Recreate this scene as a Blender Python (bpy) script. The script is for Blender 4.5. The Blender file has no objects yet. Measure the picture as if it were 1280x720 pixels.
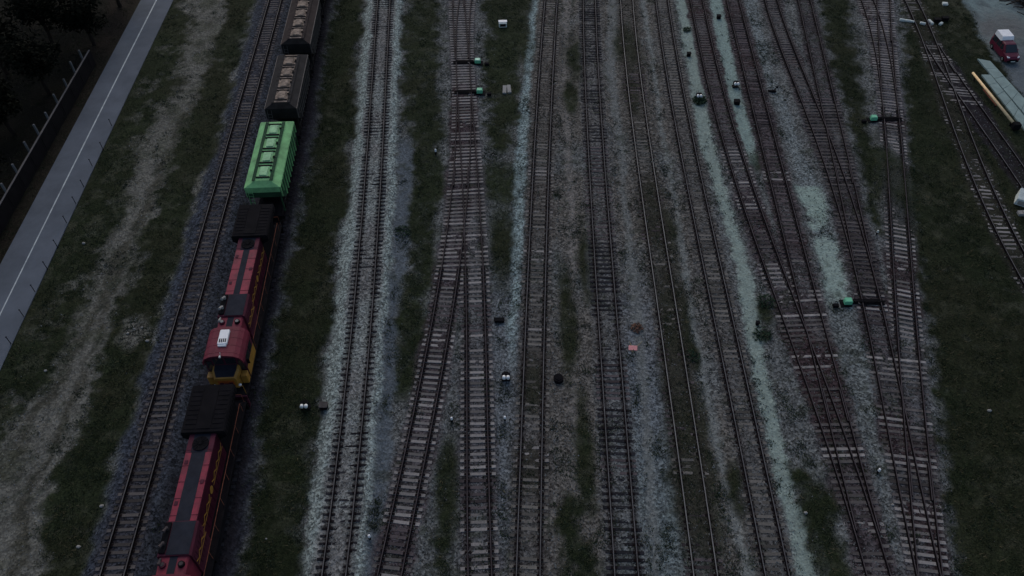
import bpy, math, random
import numpy as np
from mathutils import Vector, Matrix
R = math.radians
random.seed(7); rng = np.random.default_rng(7)
sc = bpy.context.scene
col = sc.collection

# ------------------------------------------------------------------ survey
PITCH, FPX, HC = R(48.3), 1000.0, 53.3          # drone pitch, focal length (px of 1280), height
_c, _s = math.cos(PITCH), math.sin(PITCH)
def gp(x, y, z=0.0):
    """plan position (m) of a point of the yard, surveyed from the picture"""
    u = (x - 640) / FPX; v = (y - 360) / FPX
    d = (u, _c - v * _s, -_s - v * _c)
    t = (z - HC) / d[2]
    return (d[0] * t, d[1] * t)

# ------------------------------------------------------------------ materials
KR, KG, KB = .475, .51, .585
def lin(c):
    c /= 255.0
    return c / 12.92 if c <= .04045 else ((c + .055) / 1.055) ** 2.4
def S(r, g, b, m=1.0):
    return (min(.85, lin(r) / KR * m), min(.85, lin(g) / KG * m), min(.85, lin(b) / KB * m))

def mat(name, c, rough=.75, metal=0.0, var=.25, scale=3.0, dirt=None, dirt_amt=.4, spec=.35, rnd=0.0, bump=0.0, bscale=30):
    m = bpy.data.materials.new(name); m.use_nodes = True
    nt = m.node_tree; b = nt.nodes['Principled BSDF']
    b.inputs['Roughness'].default_value = rough; b.inputs['Metallic'].default_value = metal
    b.inputs['Specular IOR Level'].default_value = spec
    tc = nt.nodes.new('ShaderNodeTexCoord')
    n1 = nt.nodes.new('ShaderNodeTexNoise'); n1.inputs['Scale'].default_value = scale; n1.inputs['Detail'].default_value = 6
    n1.inputs['Roughness'].default_value = .65
    nt.links.new(tc.outputs['Object'], n1.inputs['Vector'])
    mr = nt.nodes.new('ShaderNodeMapRange'); mr.inputs['From Min'].default_value = .3; mr.inputs['From Max'].default_value = .7
    mr.inputs['To Min'].default_value = 1 - var; mr.inputs['To Max'].default_value = 1 + var
    nt.links.new(n1.outputs['Fac'], mr.inputs['Value'])
    val = mr.outputs['Result']
    if rnd:
        oi = nt.nodes.new('ShaderNodeObjectInfo'); m2 = nt.nodes.new('ShaderNodeMapRange')
        m2.inputs['To Min'].default_value = 1 - rnd; m2.inputs['To Max'].default_value = 1 + rnd
        nt.links.new(oi.outputs['Random'], m2.inputs['Value'])
        mu = nt.nodes.new('ShaderNodeMath'); mu.operation = 'MULTIPLY'
        nt.links.new(val, mu.inputs[0]); nt.links.new(m2.outputs['Result'], mu.inputs[1]); val = mu.outputs[0]
    base = nt.nodes.new('ShaderNodeRGB'); base.outputs[0].default_value = (*c, 1)
    src = base.outputs[0]
    if dirt:
        n2 = nt.nodes.new('ShaderNodeTexNoise'); n2.inputs['Scale'].default_value = scale * .6; n2.inputs['Detail'].default_value = 8
        n2.inputs['Roughness'].default_value = .7
        nt.links.new(tc.outputs['Object'], n2.inputs['Vector'])
        r2 = nt.nodes.new('ShaderNodeMapRange'); r2.inputs['From Min'].default_value = .42; r2.inputs['From Max'].default_value = .68
        r2.inputs['To Max'].default_value = dirt_amt
        nt.links.new(n2.outputs['Fac'], r2.inputs['Value'])
        mx = nt.nodes.new('ShaderNodeMixRGB'); mx.inputs['Color2'].default_value = (*dirt, 1)
        nt.links.new(r2.outputs['Result'], mx.inputs['Fac']); nt.links.new(src, mx.inputs['Color1']); src = mx.outputs[0]
    vm = nt.nodes.new('ShaderNodeVectorMath'); vm.operation = 'SCALE'
    nt.links.new(src, vm.inputs[0]); nt.links.new(val, vm.inputs['Scale'])
    nt.links.new(vm.outputs[0], b.inputs['Base Color'])
    if bump:
        n3 = nt.nodes.new('ShaderNodeTexNoise'); n3.inputs['Scale'].default_value = bscale
        nt.links.new(tc.outputs['Object'], n3.inputs['Vector'])
        bp = nt.nodes.new('ShaderNodeBump'); bp.inputs['Strength'].default_value = bump; bp.inputs['Distance'].default_value = .03
        nt.links.new(n3.outputs['Fac'], bp.inputs['Height']); nt.links.new(bp.outputs[0], b.inputs['Normal'])
    return m

M = {}
M['rail_side'] = mat('rail_rust', S(12, 11, 14), .95, .0, .35, 2.0, S(20, 15, 17), .4, spec=.03)
M['rail_top_dull'] = mat('rail_head_dull', S(64, 65, 70), .7, .0, .3, .8, S(36, 34, 37), .6, spec=.2)
M['rail_top_dark'] = mat('rail_head_dark', S(50, 47, 52), .8, .0, .3, .8, S(30, 26, 30), .6, spec=.15)
M['rail_top_worn'] = mat('rail_head_worn', S(84, 86, 90), .6, .1, .2, .6, S(54, 53, 56), .6, spec=.2)
M['plate'] = mat('tie_plate_rust', S(17, 14, 17), .95, 0, .4, 4, spec=.05)
M['steel_dark'] = mat('dark_steel', S(13, 12, 16), .85, .0, .4, 2, S(22, 19, 21), .5, spec=.1)
M['black_paint'] = mat('black_paint', S(10, 10, 14), .9, 0, .3, 1.5, S(16, 15, 19), .5, spec=.08)
M['roof_black'] = mat('roof_black', S(25, 28, 37), .85, 0, .25, 1.2, S(34, 35, 42), .5, spec=.1)
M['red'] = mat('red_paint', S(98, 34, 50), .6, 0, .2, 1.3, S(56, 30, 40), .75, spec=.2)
M['hood_side_shade'] = mat('hood_side_shaded_red', S(46, 12, 26), .7, 0, .2, .9, S(30, 12, 22), .6, spec=.12)  # the red paint darkened, with the shade of the hood sides painted in
M['cab_red'] = mat('cab_roof_paint', S(78, 26, 40), .6, 0, .15, .9, S(54, 26, 36), .55, spec=.2)
M['red_dark'] = mat('dark_red_and_cab_shade', S(56, 22, 36), .7, 0, .2, .9, S(38, 22, 32), .6, spec=.15)
M['yellow'] = mat('yellow_paint', S(116, 86, 36), .5, 0, .2, 2.0, S(80, 56, 30), .5)
M['orange'] = mat('orange_paint', S(122, 64, 26), .5, 0, .2, 2.0, S(70, 36, 24), .5)
M['white'] = mat('white_paint', S(190, 204, 208), .5, 0, .08, 3)
M['offwhite'] = mat('offwhite_paint', S(150, 160, 166), .6, 0, .15, 3, S(90, 95, 98), .4)
M['glass'] = mat('dark_glass', S(22, 26, 32), .08, 0, .1, 3, spec=.8)
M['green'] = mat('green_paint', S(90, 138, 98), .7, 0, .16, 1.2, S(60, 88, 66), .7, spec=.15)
M['green_dark'] = mat('dark_green_paint', S(28, 52, 39), .8, 0, .2, 1.2, S(22, 36, 30), .6, spec=.1)  # darker green for the wagon sides and walkway boards
M['hatch_green'] = mat('hatch_green', S(98, 142, 110), .6, 0, .2, 2.5, S(60, 88, 76), .5)
M['grey_wagon'] = mat('grey_wagon_paint', S(36, 36, 39), .9, 0, .25, .9, S(28, 27, 28), .6, spec=.08)
M['grey_wagon2'] = mat('brown_wagon_paint', S(38, 35, 37), .9, 0, .25, .9, S(50, 43, 43), .5, spec=.08)
M['cement'] = mat('cement_dust', S(104, 95, 90), .9, 0, .5, 2.6, S(42, 39, 39), .95)
M['wag_dark'] = mat('wagon_dark', S(22, 22, 24), .9, 0, .3, 1.5, S(32, 31, 31), .4, spec=.08)
M['rib_light'] = mat('wagon_rib', S(66, 64, 66), .7, 0, .2, 2.0, S(46, 44, 46), .5)
M['concrete'] = mat('concrete', S(104, 106, 110), .9, 0, .2, 2.0, S(74, 76, 80), .5, bump=.4)
M['dust_grey'] = mat('grimy_fitting', S(40, 36, 40), .8, 0, .3, 4)
M['slab'] = mat('pale_concrete_slab', S(94, 112, 116), .9, 0, .15, 1.2, S(74, 88, 94), .5, bump=.3)
M['fence_dark'] = mat('dark_fence_panel', S(14, 13, 16), .9, 0, .3, 1.0, S(20, 19, 20), .5, spec=.1)
M['fence_post'] = mat('fence_post_concrete', S(66, 69, 75), .9, 0, .3, 1.5, S(50, 54, 58), .6)
M['coping'] = mat('coping_concrete', S(64, 64, 68), .9, 0, .2, 1.5)
M['machine_green'] = mat('machine_green', S(76, 142, 118), .5, 0, .15, 3, S(50, 100, 84), .4)
M['machine_pale'] = mat('machine_pale', S(128, 172, 160), .5, 0, .15, 3, S(90, 120, 110), .4)
M['pink'] = mat('fluorescent_red', S(250, 116, 120), .6, 0, .08, 3)
M['stake'] = mat('stake_wood', S(92, 88, 70), .9, 0, .3, 4)
M['dry_leaf'] = mat('dry_leaf', S(74, 54, 46), .95, 0, .4, 5, S(52, 46, 42), .6)
M['rusty'] = mat('rust_brown', S(92, 54, 42), .95, 0, .4, 5, S(60, 40, 36), .5)
M['pole'] = mat('pale_orange_pole', S(186, 154, 124), .6, 0, .15, 1.5, S(146, 112, 88), .5)
M['car_red'] = mat('car_red', S(66, 20, 38), .4, 0, .06, 1, spec=.3)
M['tyre'] = mat('rubber', S(16, 16, 18), .9, 0, .2, 5, spec=.1)
M['rim'] = mat('wheel_rim', S(90, 92, 98), .4, .3, .1, 4)
M['lamp'] = mat('lamp_glass', S(205, 210, 218), .2, 0, .05, 3, spec=.6)
M['dusk_lens'] = mat('white_lens', S(215, 222, 235), .25, 0, .04, 3, spec=.6)
M['bark'] = mat('bark', S(32, 28, 27), .95, 0, .3, 4, spec=.1)
M['leaf'] = mat('leaf_dark', S(12, 14, 11, .9), .9, 0, .5, .6, S(24, 26, 20), .4, spec=.05)
M['leaf_shrub'] = mat('leaf_shrub', S(30, 42, 34), .95, 0, .4, 3, spec=.05)
M['grassblade'] = mat('grass_blades', S(30, 37, 26), .95, 0, .3, .35, S(36, 40, 30), .5, spec=.0)
M['weedleaf'] = mat('weed_leaves', S(35, 43, 35), .95, 0, .4, .5, S(46, 50, 42), .5, spec=.0)
M['straw'] = mat('dry_stalks', S(62, 60, 50), .95, 0, .4, .8, spec=.05)
M['stone'] = mat('loose_stones', S(80, 86, 92), .95, 0, .45, 5, S(46, 48, 52), .8, spec=.05)
M['asphalt'] = mat('path_asphalt', S(64, 71, 83), .9, 0, .16, .3, S(53, 60, 70), .7, spec=.2, bump=.3, bscale=60)
M['line'] = mat('line_paint', S(134, 144, 154), .8, 0, .2, 1.5, S(84, 92, 104), .7)
def sleeper_mat(name, c, rnd=.3, d=None): return mat(name, c, .95, 0, .35, 3.0, d or tuple(x * .45 for x in c), .55, spec=.1, rnd=rnd)
M['timber_dark'] = sleeper_mat('sleeper_dark_timber', S(27, 28, 34), .4)
M['timber_grey'] = sleeper_mat('sleeper_grey_timber', S(58, 57, 60), .45)
M['timber_light'] = sleeper_mat('sleeper_weathered', S(90, 90, 94), .5)
M['timber_brown'] = sleeper_mat('sleeper_oily', S(56, 53, 58), .5)
M['timber_buried'] = sleeper_mat('sleeper_overgrown', S(70, 70, 71), .5)

# ------------------------------------------------------------------ mesh builder
class MB:
    def __init__(s): s.v = []; s.f = []; s.mi = []
    def add(s, verts, faces, mi=0):
        o = len(s.v); s.v += [tuple(p) for p in verts]; s.f += [tuple(i + o for i in f) for f in faces]; s.mi += [mi] * len(faces)
    def box(s, x0, x1, y0, y1, z0, z1, mi=0, bev=0.0):
        if bev <= 0:
            v = [(x, y, z) for z in (z0, z1) for y in (y0, y1) for x in (x0, x1)]
            s.add(v, [(0, 2, 3, 1), (4, 5, 7, 6), (0, 1, 5, 4), (2, 6, 7, 3), (0, 4, 6, 2), (1, 3, 7, 5)], mi)
        else:
            b = min(bev, (x1 - x0) * .45, (y1 - y0) * .45, (z1 - z0) * .45)
            def ring(i, z): return [(x0 + i, y0, z), (x1 - i, y0, z), (x1, y0 + i, z), (x1, y1 - i, z), (x1 - i, y1, z), (x0 + i, y1, z), (x0, y1 - i, z), (x0, y0 + i, z)]
            def inr(z): return [(x0 + b, y0 + b * .3, z), (x1 - b, y0 + b * .3, z), (x1 - b * .3, y0 + b, z), (x1 - b * .3, y1 - b, z), (x1 - b, y1 - b * .3, z), (x0 + b, y1 - b * .3, z), (x0 + b * .3, y1 - b, z), (x0 + b * .3, y0 + b, z)]
            cx, cy = (x0 + x1) / 2, (y0 + y1) / 2
            def shr(r, k): return [(cx + (x - cx) * (1 - k / max(.001, (x1 - x0) / 2)), cy + (y - cy) * (1 - k / max(.001, (y1 - y0) / 2)), z) for x, y, z in r]
            r0 = shr(ring(b, z0), b * .7); r1 = ring(b, z0 + b); r2 = ring(b, z1 - b); r3 = shr(ring(b, z1), b * .7)
            v = r0 + r1 + r2 + r3; f = []
            for k in range(3):
                for i in range(8): j = (i + 1) % 8; f.append((k * 8 + i, k * 8 + j, k * 8 + 8 + j, k * 8 + 8 + i))
            f.append(tuple(range(7, -1, -1))); f.append(tuple(range(24, 32)))
            s.add(v, f, mi)
    def cyl(s, p0, p1, r0, r1=None, n=12, mi=0):
        r1 = r0 if r1 is None else r1
        a = Vector(p0); b = Vector(p1); d = (b - a)
        if d.length < 1e-6: return
        d.normalize(); up = Vector((0, 0, 1)) if abs(d.z) < .9 else Vector((1, 0, 0))
        u = d.cross(up).normalized(); w = d.cross(u)
        v = []
        for (c, r) in ((a, r0), (b, r1)):
            for i in range(n):
                t = 2 * math.pi * i / n; v.append(c + u * (r * math.cos(t)) + w * (r * math.sin(t)))
        f = [(i, i + n, (i + 1) % n + n, (i + 1) % n) for i in range(n)] + [tuple(range(n)), tuple(range(2 * n - 1, n - 1, -1))]
        s.add(v, f, mi)
    def tube(s, pts, r, n=6, mi=0):
        for a, b in zip(pts[:-1], pts[1:]): s.cyl(a, b, r, r, n, mi)
    def loft(s, rings, mi=0, caps=True):
        n = len(rings[0]); v = [p for r in rings for p in r]; f = []
        for k in range(len(rings) - 1):
            for i in range(n):
                j = (i + 1) % n; f.append((k * n + i, k * n + j, (k + 1) * n + j, (k + 1) * n + i))
        if caps: f.append(tuple(range(n - 1, -1, -1))); f.append(tuple(range((len(rings) - 1) * n, len(rings) * n)))
        s.add(v, f, mi)
    def prism(s, prof, y0, y1, mi=0):      # profile in x,z swept along y
        s.loft([[(x, y0, z) for x, z in prof], [(x, y1, z) for x, z in prof]], mi)
    def build(s, name, mats, parent=None, smooth=False):
        me = bpy.data.meshes.new(name); me.from_pydata(s.v, [], s.f); me.update()
        if not isinstance(mats, (list, tuple)): mats = [mats]
        for m in mats: me.materials.append(m)
        if len(mats) > 1: me.polygons.foreach_set('material_index', s.mi)
        bm_fix(me)
        if smooth: me.polygons.foreach_set('use_smooth', [True] * len(me.polygons))
        o = bpy.data.objects.new(name, me); col.objects.link(o)
        if parent: o.parent = parent
        return o
import bmesh
def bm_fix(me):
    if len(me.polygons) > 40000: return
    bm = bmesh.new(); bm.from_mesh(me); bmesh.ops.recalc_face_normals(bm, faces=bm.faces); bm.to_mesh(me); bm.free()

def tag(o, label=None, cat=None, group=None, kind=None):
    if label: o['label'] = label
    if cat: o['category'] = cat
    if group: o['group'] = group
    if kind: o['kind'] = kind
    return o
def thing(name, label, cat, loc=(0, 0, 0), rz=0, group=None):
    o = bpy.data.objects.new(name, None); o.empty_display_size = .5; col.objects.link(o)
    o.location = loc; o.rotation_euler = (0, 0, rz)
    return tag(o, label, cat, group)
def copy_tree(o, parent=None):
    c = o.copy(); col.objects.link(c)
    if parent: c.parent = parent
    for ch in o.children: copy_tree(ch, c)
    return c

# ------------------------------------------------------------------ numpy noise
def vnoise(X, Y, scale, seed):
    r = np.random.default_rng(seed); N = 256; lat = r.random((N, N))
    x = X / scale + 500.37; y = Y / scale + 500.71
    xi = np.floor(x).astype(int); yi = np.floor(y).astype(int); fx = x - xi; fy = y - yi
    fx = fx * fx * (3 - 2 * fx); fy = fy * fy * (3 - 2 * fy)
    a = lat[xi % N, yi % N]; b = lat[(xi + 1) % N, yi % N]; c = lat[xi % N, (yi + 1) % N]; d = lat[(xi + 1) % N, (yi + 1) % N]
    return (a * (1 - fx) + b * fx) * (1 - fy) + (c * (1 - fx) + d * fx) * fy
def fbm(X, Y, scale, seed, oct=4, rough=.55):
    t = 0; amp = 1; tot = 0
    for i in range(oct):
        t = t + amp * vnoise(X, Y, scale / 2 ** i, seed + i * 17); tot += amp; amp *= rough
    return t / tot
def sstep(a, b, x):
    t = np.clip((x - a) / (b - a), 0, 1); return t * t * (3 - 2 * t)

# ------------------------------------------------------------------ the tracks' plan
TP = {
'a1': [(346.3, 0), (319.3, 100), (296, 180), (247, 360), (195.7, 540), (144.6, 720)],
'a3': [(480.8, 0), (475.5, 90), (469.8, 180), (460, 330), (452.5, 420), (440, 540), (429.7, 630), (419.9, 720)],
'b_main': [(582, 0), (579.5, 50), (577.8, 77), (580, 115), (585.3, 180), (590.5, 270), (593, 360), (597.2, 540), (600, 720)],
'b_west': [(577.8, 77), (579, 115), (579.4, 180), (566, 315), (559.5, 360), (543.7, 450), (526, 540), (506.8, 630), (487.6, 720)],
'b_top': [(573, 0), (575.5, 45), (577.8, 77), (580, 115)],
'c5': [(689, 0), (683, 90), (677.5, 180), (670.8, 360), (664.4, 540), (660.3, 720)],
'c6': [(736.6, 0), (738.8, 90), (745, 180), (753.6, 330), (760, 420), (771, 540), (782.3, 720)],
'c7': [(783, 0), (790.6, 90), (803, 180), (828.7, 360), (856, 540), (880.9, 720)],
'c8': [(826.9, 0), (839.7, 90), (858.5, 180), (893.7, 360), (933.5, 540), (970, 720)],
'd9': [(869.7, 0), (889, 90), (913, 180), (973.5, 360), (1010, 450), (1039.4, 540), (1068, 630), (1097.5, 720)],
'd10': [(915, 0), (937, 90), (960, 180), (1004, 360), (1030, 450), (1050, 540), (1073, 630), (1098.0, 720)],
'e11': [(962.9, 0), (1030, 180), (1046, 230), (1060, 270), (1083.7, 360), (1104, 450), (1121, 540), (1140, 630), (1159, 720)],
'e12': [(1004.4, 0), (1025, 90), (1045.5, 180), (1056.7, 230), (1065, 270), (1084, 360)],
'f13': [(1083, 0), (1097, 50), (1109, 100), (1115.6, 180), (1128, 360), (1136, 450), (1143, 540), (1152, 630), (1161, 720)],
'f13b': [(1103.7, 0), (1106, 50), (1109.5, 100), (1115.6, 180)],
'g14': [(1136.6, 0), (1157, 45), (1166, 65), (1178, 100), (1186, 125), (1204, 180), (1252, 280), (1290, 360)],
'g14b': [(1136.6, 0), (1157, 45), (1167, 65), (1193, 100), (1210, 125), (1232, 160), (1246, 180), (1276, 220)],
}
class Track:
    def __init__(s, pts=None, deg=3, y0=8., y1=135., fn=None):
        if pts is not None:
            g = np.array([gp(*p) for p in pts]); s.lo, s.hi = g[:, 1].min(), g[:, 1].max()
            deg = min(deg, len(pts) - 1)
            s.mu = g[:, 1].mean(); s.p = np.polyfit(g[:, 1] - s.mu, g[:, 0], deg); s.dp = np.polyder(s.p)
        s.fn = fn; s.y0, s.y1 = y0, y1
    def x(s, Y):
        Y = np.asarray(Y, float)
        if s.fn: return s.fn(Y)
        c = np.clip(Y, s.lo, s.hi)
        return np.polyval(s.p, c - s.mu) + np.polyval(s.dp, c - s.mu) * (Y - c)
    def dx(s, Y): return (s.x(Y + .05) - s.x(Y - .05)) / .1
TR = {}
TR['a1'] = Track(TP['a1'], 2)
TR['a2'] = Track(fn=lambda Y: TR['a1'].x(Y) + 5.68)
for k, d in (('a3', 3), ('b_main', 4), ('b_west', 4), ('b_top', 2), ('c5', 3), ('c6', 3), ('c7', 3), ('c8', 3), ('d9', 4), ('d10', 3), ('e11', 4), ('e12', 3), ('f13', 4), ('f13b', 3), ('g14', 3), ('g14b', 3)):
    TR[k] = Track(TP[k], d)
TR['b_west'].y1 = 79; TR['b_top'].y0 = 80; TR['d10'].y0 = 20.5; TR['e12'].y0 = 46.5; TR['f13'].y0 = 15; TR['f13b'].y0 = 73; TR['g14b'].y1 = 87
# how high each track's bed stands, and its half width
BED = {'a1': .38, 'a2': .38, 'a3': .38}
def bedh(k): return BED.get(k, .10)
BRANCH = {'b_west': 'b_main', 'b_top': 'b_main', 'd10': 'd9', 'e12': 'e11', 'f13': 'e11', 'f13b': 'f13', 'g14b': 'g14'}

# ------------------------------------------------------------------ the ground
GX0, GX1, GY0, GY1, DG = -84., 84., 8., 122., .18
nx = int((GX1 - GX0) / DG) + 1; ny = int((GY1 - GY0) / DG) + 1
gx = np.linspace(GX0, GX1, nx); gy = np.linspace(GY0, GY1, ny)
X, Y = np.meshgrid(gx, gy)
wob = (fbm(X, Y, 3.0, 11, 4) - .5)
wob2 = (fbm(X, Y, .9, 23, 3) - .5)
fine = (vnoise(X, Y, .34, 31) - .5)
def edge(pts, Yv):
    g = sorted([gp(*p)[::-1] for p in pts])
    ys = np.array([a for a, b in g]); xs = np.array([b for a, b in g])
    return np.interp(Yv, ys, xs)
def band(L, Rr, soft=.5, w=1.4, w2=.6):
    xl = edge(L, gy)[:, None]; xr = edge(Rr, gy)[:, None]
    n = wob * w * 1.6 + wob2 * w2 * 1.6 + fine * .3
    a = sstep(-soft, soft, X - xl + n); n2 = -wob * w * 1.6 + wob2[::-1] * w2 * 1.6 + fine[:, ::-1] * .3
    b = sstep(-soft, soft, xr - X + n2)
    return a * b
def yfade(y_top, y_bot, soft=2.0):
    """1 between picture rows y_top and y_bot"""
    Yt = gp(640, y_top)[1]; Yb = gp(640, y_bot)[1]
    n = wob * 5
    return sstep(-soft, soft, Yt - Y + n) * sstep(-soft, soft, Y - Yb + n)
def mixc(C, c, m):
    m = np.clip(m, 0, 1)[..., None]; return C * (1 - m) + np.array(c)[None, None, :] * m
def blob(px, py, rx, ry, soft=.35):
    cx, cy = gp(px, py)
    d = np.sqrt(((X - cx) / rx) ** 2 + ((Y - cy) / ry) ** 2) + wob * .9 + wob2 * .5
    return 1 - sstep(1 - soft, 1 + soft, d)

C = np.zeros((ny, nx, 3)) + np.array(S(63, 67, 71))
speck = np.full((ny, nx), .75)
big = fbm(X, Y, 9., 41, 4); mid = fbm(X, Y, 2.2, 51, 4)
C *= (.75 + .5 * mid)[..., None]
# brown earth between the middle tracks
br = band([(664, 0), (655, 180), (640, 360), (640, 720)], [(840, 0), (870, 180), (900, 360), (960, 720)], 1.2) * sstep(.35, .6, big + .1)
C = mixc(C, S(61, 60, 60), br * .8)
# bluish gravel in the lower middle
C = mixc(C, S(68, 78, 84), blob(820, 640, 2.6, 14, .7) * .9)
C = mixc(C, S(66, 72, 80), blob(635, 480, 2.2, 14, .8) * .8)
C = mixc(C, S(64, 70, 80), blob(805, 460, 2.2, 9, .8) * .7)
# footpaths and pale strips
paths = []
def pale(L, Rr, c, amt=1., soft=.32, w=.35, w2=.35, fade=None, pid=None):
    global C, speck
    m = band(L, Rr, soft, w, w2)
    if fade is not None: m = m * fade
    C = mixc(C, c, m * amt); 
    global _m
    _m = m
    return m
pale([(703, 0), (705, 90), (706, 180), (712, 270), (713, 360), (712, 420), (717, 540), (720, 720)], [(712, 0), (708, 90), (713, 180), (718, 270), (719, 360), (716, 420), (723, 540), (727, 720)], S(80, 80, 82), .95); fp1 = _m
pale([(760, 0), (757, 90), (771, 180), (779, 270), (788, 360), (800, 500), (812, 720)], [(773, 0), (770, 90), (779, 180), (786, 270), (801, 360), (812, 500), (826, 720)], S(76, 81, 85), .8); fp2 = _m
pale([(801, 0), (811, 60), (824, 160), (828, 180), (840, 247), (850, 320), (858, 380), (870, 450), (886, 530), (905, 615), (915, 665), (930, 720)],
     [(808, 0), (816, 60), (829, 160), (834, 180), (846, 247), (857, 320), (866, 380), (880, 450), (896, 530), (914, 615), (928, 665), (944, 720)], S(82, 88, 92), .9); fp3 = _m
speck = speck * (1 - .55 * np.maximum.reduce([fp1, fp2, fp3]))
mW = pale([(665, 0), (657, 90), (646, 180), (641, 300), (636, 420), (640, 720)], [(671, 0), (664, 90), (657, 180), (654, 300), (646, 420), (642, 720)], S(86, 100, 108), .95, fade=yfade(-40, 420, 6), pid=1)
pA = pale([(845, -10), (860, 90), (875, 180), (905, 270), (919, 330), (926, 380), (938, 440), (946, 480), (958, 540), (971, 600), (987, 660), (994, 720)],
     [(856, -10), (876, 90), (891, 180), (916, 270), (934, 330), (948, 380), (954, 440), (962, 480), (976, 540), (989, 600), (1006, 660), (1018, 720)], S(93, 106, 107), 1., pid=1)
pB = pale([(886, -10), (905, 90), (913, 130), (928, 180), (938, 215)], [(900, -10), (919, 90), (929, 130), (943, 180), (947, 215)], S(90, 106, 108), 1., fade=yfade(-60, 195, 3), pid=1)
pC = pale([(930, 0), (950, 90), (970, 125), (982, 170), (990, 200), (1000, 240), (1021, 300), (1035, 375)], [(944, 0), (965, 90), (983, 125), (995, 170), (1006, 200), (1031, 240), (1043, 300), (1060, 375)], S(76, 84, 90), .8, pid=None)
pC1 = pale([(996, 232), (1004, 255), (1014, 282)], [(1024, 232), (1030, 255), (1034, 282)], S(97, 113, 113), 1., fade=yfade(235, 281, .7), w=.9, pid=1)
pC2 = pale([(1019, 297), (1026, 340), (1033, 378)], [(1043, 297), (1054, 340), (1061, 378)], S(97, 112, 113), 1., fade=yfade(299, 376, .7), w=.6, pid=1)
for p in (pA, pB, pC1, pC2): speck = speck * (1 - p * .72)
C = mixc(C, S(66, 72, 76), band([(1030, 380), (1050, 480), (1075, 600), (1090, 700)], [(1066, 380), (1088, 480), (1108, 600), (1120, 700)], .8) * yfade(385, 760) * .8)
# grass fields
G = np.zeros_like(X)
gr = S(24, 30, 20.5)
def grass(L, Rr, amt=1., soft=1.0, w=1.6, w2=.9, fade=None):
    global G
    m = band(L, Rr, soft, w, w2) * amt
    if fade is not None: m = m * fade
    G = np.maximum(G, m)
    return m
grass([(-900, 0), (-900, 720)], [(312, 0), (312, 45), (287, 130), (271, 195), (255, 222), (245, 267), (222, 342), (207, 385), (190, 435), (175, 492), (160, 552), (136, 622), (110, 690), (100, 720)])
grass([(420, 0), (404, 75), (396, 150), (372, 255), (347, 385), (340, 460), (318, 576), (306, 670), (298, 720)], [(456, 0), (450, 60), (447, 110), (442, 180), (434, 250), (424, 330), (419, 360), (413, 440), (405, 500), (393, 590), (382, 640), (372, 720)])
grass([(505, 0), (503, 120), (505, 200), (508, 260), (505, 330), (497, 360), (497, 420), (498, 500)], [(548, 0), (551, 90), (552, 180), (552, 240), (547, 290), (543, 330), (541, 370), (528, 430), (512, 500)], .9, fade=yfade(-80, 485, 3))
grass([(606, 0), (606, 100), (611, 160), (614, 200)], [(664, 0), (655, 90), (647, 150), (640, 200)], .95, fade=yfade(-80, 192, 2))
grass([(1026, -10), (1040, 90), (1060, 150), (1070, 200), (1085, 235), (1098, 310)], [(1056, -10), (1076, 90), (1086, 150), (1100, 200), (1105, 235), (1104, 310)], .95, fade=yfade(-80, 312, 2))
grass([(1126, 0), (1130, 90), (1132, 180), (1142, 250), (1147, 360), (1152, 410), (1162, 460), (1172, 522), (1180, 590), (1188, 652), (1204, 702)], [(2200, 0), (2200, 720)], 1.0)
grass([(992, 560), (998, 600), (1014, 660), (1026, 720)], [(1012, 560), (1044, 600), (1058, 660), (1064, 720)], .95, fade=yfade(585, 800, 1.2))
grass([(700, 580), (700, 720)], [(738, 580), (745, 720)], .9, fade=yfade(612, 800, 1.5), w=2.2)
grass([(565, 540), (552, 600), (545, 720)], [(578, 540), (577, 600), (574, 720)], .8, fade=yfade(545, 800, 2))
for a in [(720, 75, 1.5, 5), (713, 120, .9, 4), (785, 62, 1.6, 5), (790, 120, .8, 4), (815, 250, .8, 3), (825, 285, 1.6, 4), (845, 410, 1.4, 7), (858, 520, 1.6, 6), (867, 600, 1.9, 7), (665, 480, 1., 3.2), (662, 585, 1.1, 2.), (865, 445, .7, 2.), (955, 390, .9, 1.6), (950, 420, .8, .7), (875, 122, .6, 2.2), (520, 430, 2.2, 5), (507, 470, 1.4, 2.4), (1118, 240, 2.2, 7), (945, 203, .9, 1.6),
          (925, 610, 1.0, 3), (710, 400, .8, 6), (735, 330, .8, 5), (730, 560, .7, 5), (840, 470, .8, 5), (560, 610, 1, 4), (625, 230, 2.4, 3.4), (628, 300, 1.4, 5), (1020, 660, 1.6, 4), (655, 50, 1.2, 8)]:
    G = np.maximum(G, blob(*a, soft=.5) * .85)
# dirt track through the left field
dirt = band([(243, -10), (240, 50), (222, 100), (202, 140), (183, 180), (163, 230), (146, 270), (137, 320), (120, 360), (98, 390), (78, 440), (56, 480), (20, 530), (-40, 600), (-90, 720)],
            [(284, -10), (270, 60), (257, 90), (242, 130), (230, 170), (219, 180), (205, 230), (190, 270), (176, 310), (163, 360), (146, 400), (126, 450), (109, 490), (92, 550), (70, 620), (46, 680), (36, 720)], .9, 2.0, 1.4)
dirt_edge = band([(210, 0), (150, 180), (70, 360), (0, 500)], [(262, 0), (215, 180), (150, 360), (100, 500)], 1.2, 3, 2) * sstep(.5, .62, mid * .6 + fbm(X, Y, .8, 61, 3) * .4)
bare = blob(168, 415, 1.2, 2.0, .5) * .7 + blob(250, 0, 2, 4) * .7 + blob(295, 95, .7, 1.4) * .8 + blob(250, 230, .6, 2) * .6
G *= (1 - .96 * dirt); G *= (1 - .45 * dirt_edge); G *= 1 - np.clip(bare, 0, .7)
grass_var = (.72 + .56 * fbm(X, Y, 5, 71, 4))[..., None] * np.array([[gr]]) 
brownish = sstep(.45, .7, fbm(X, Y, 7, 77, 4))[..., None]
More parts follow.
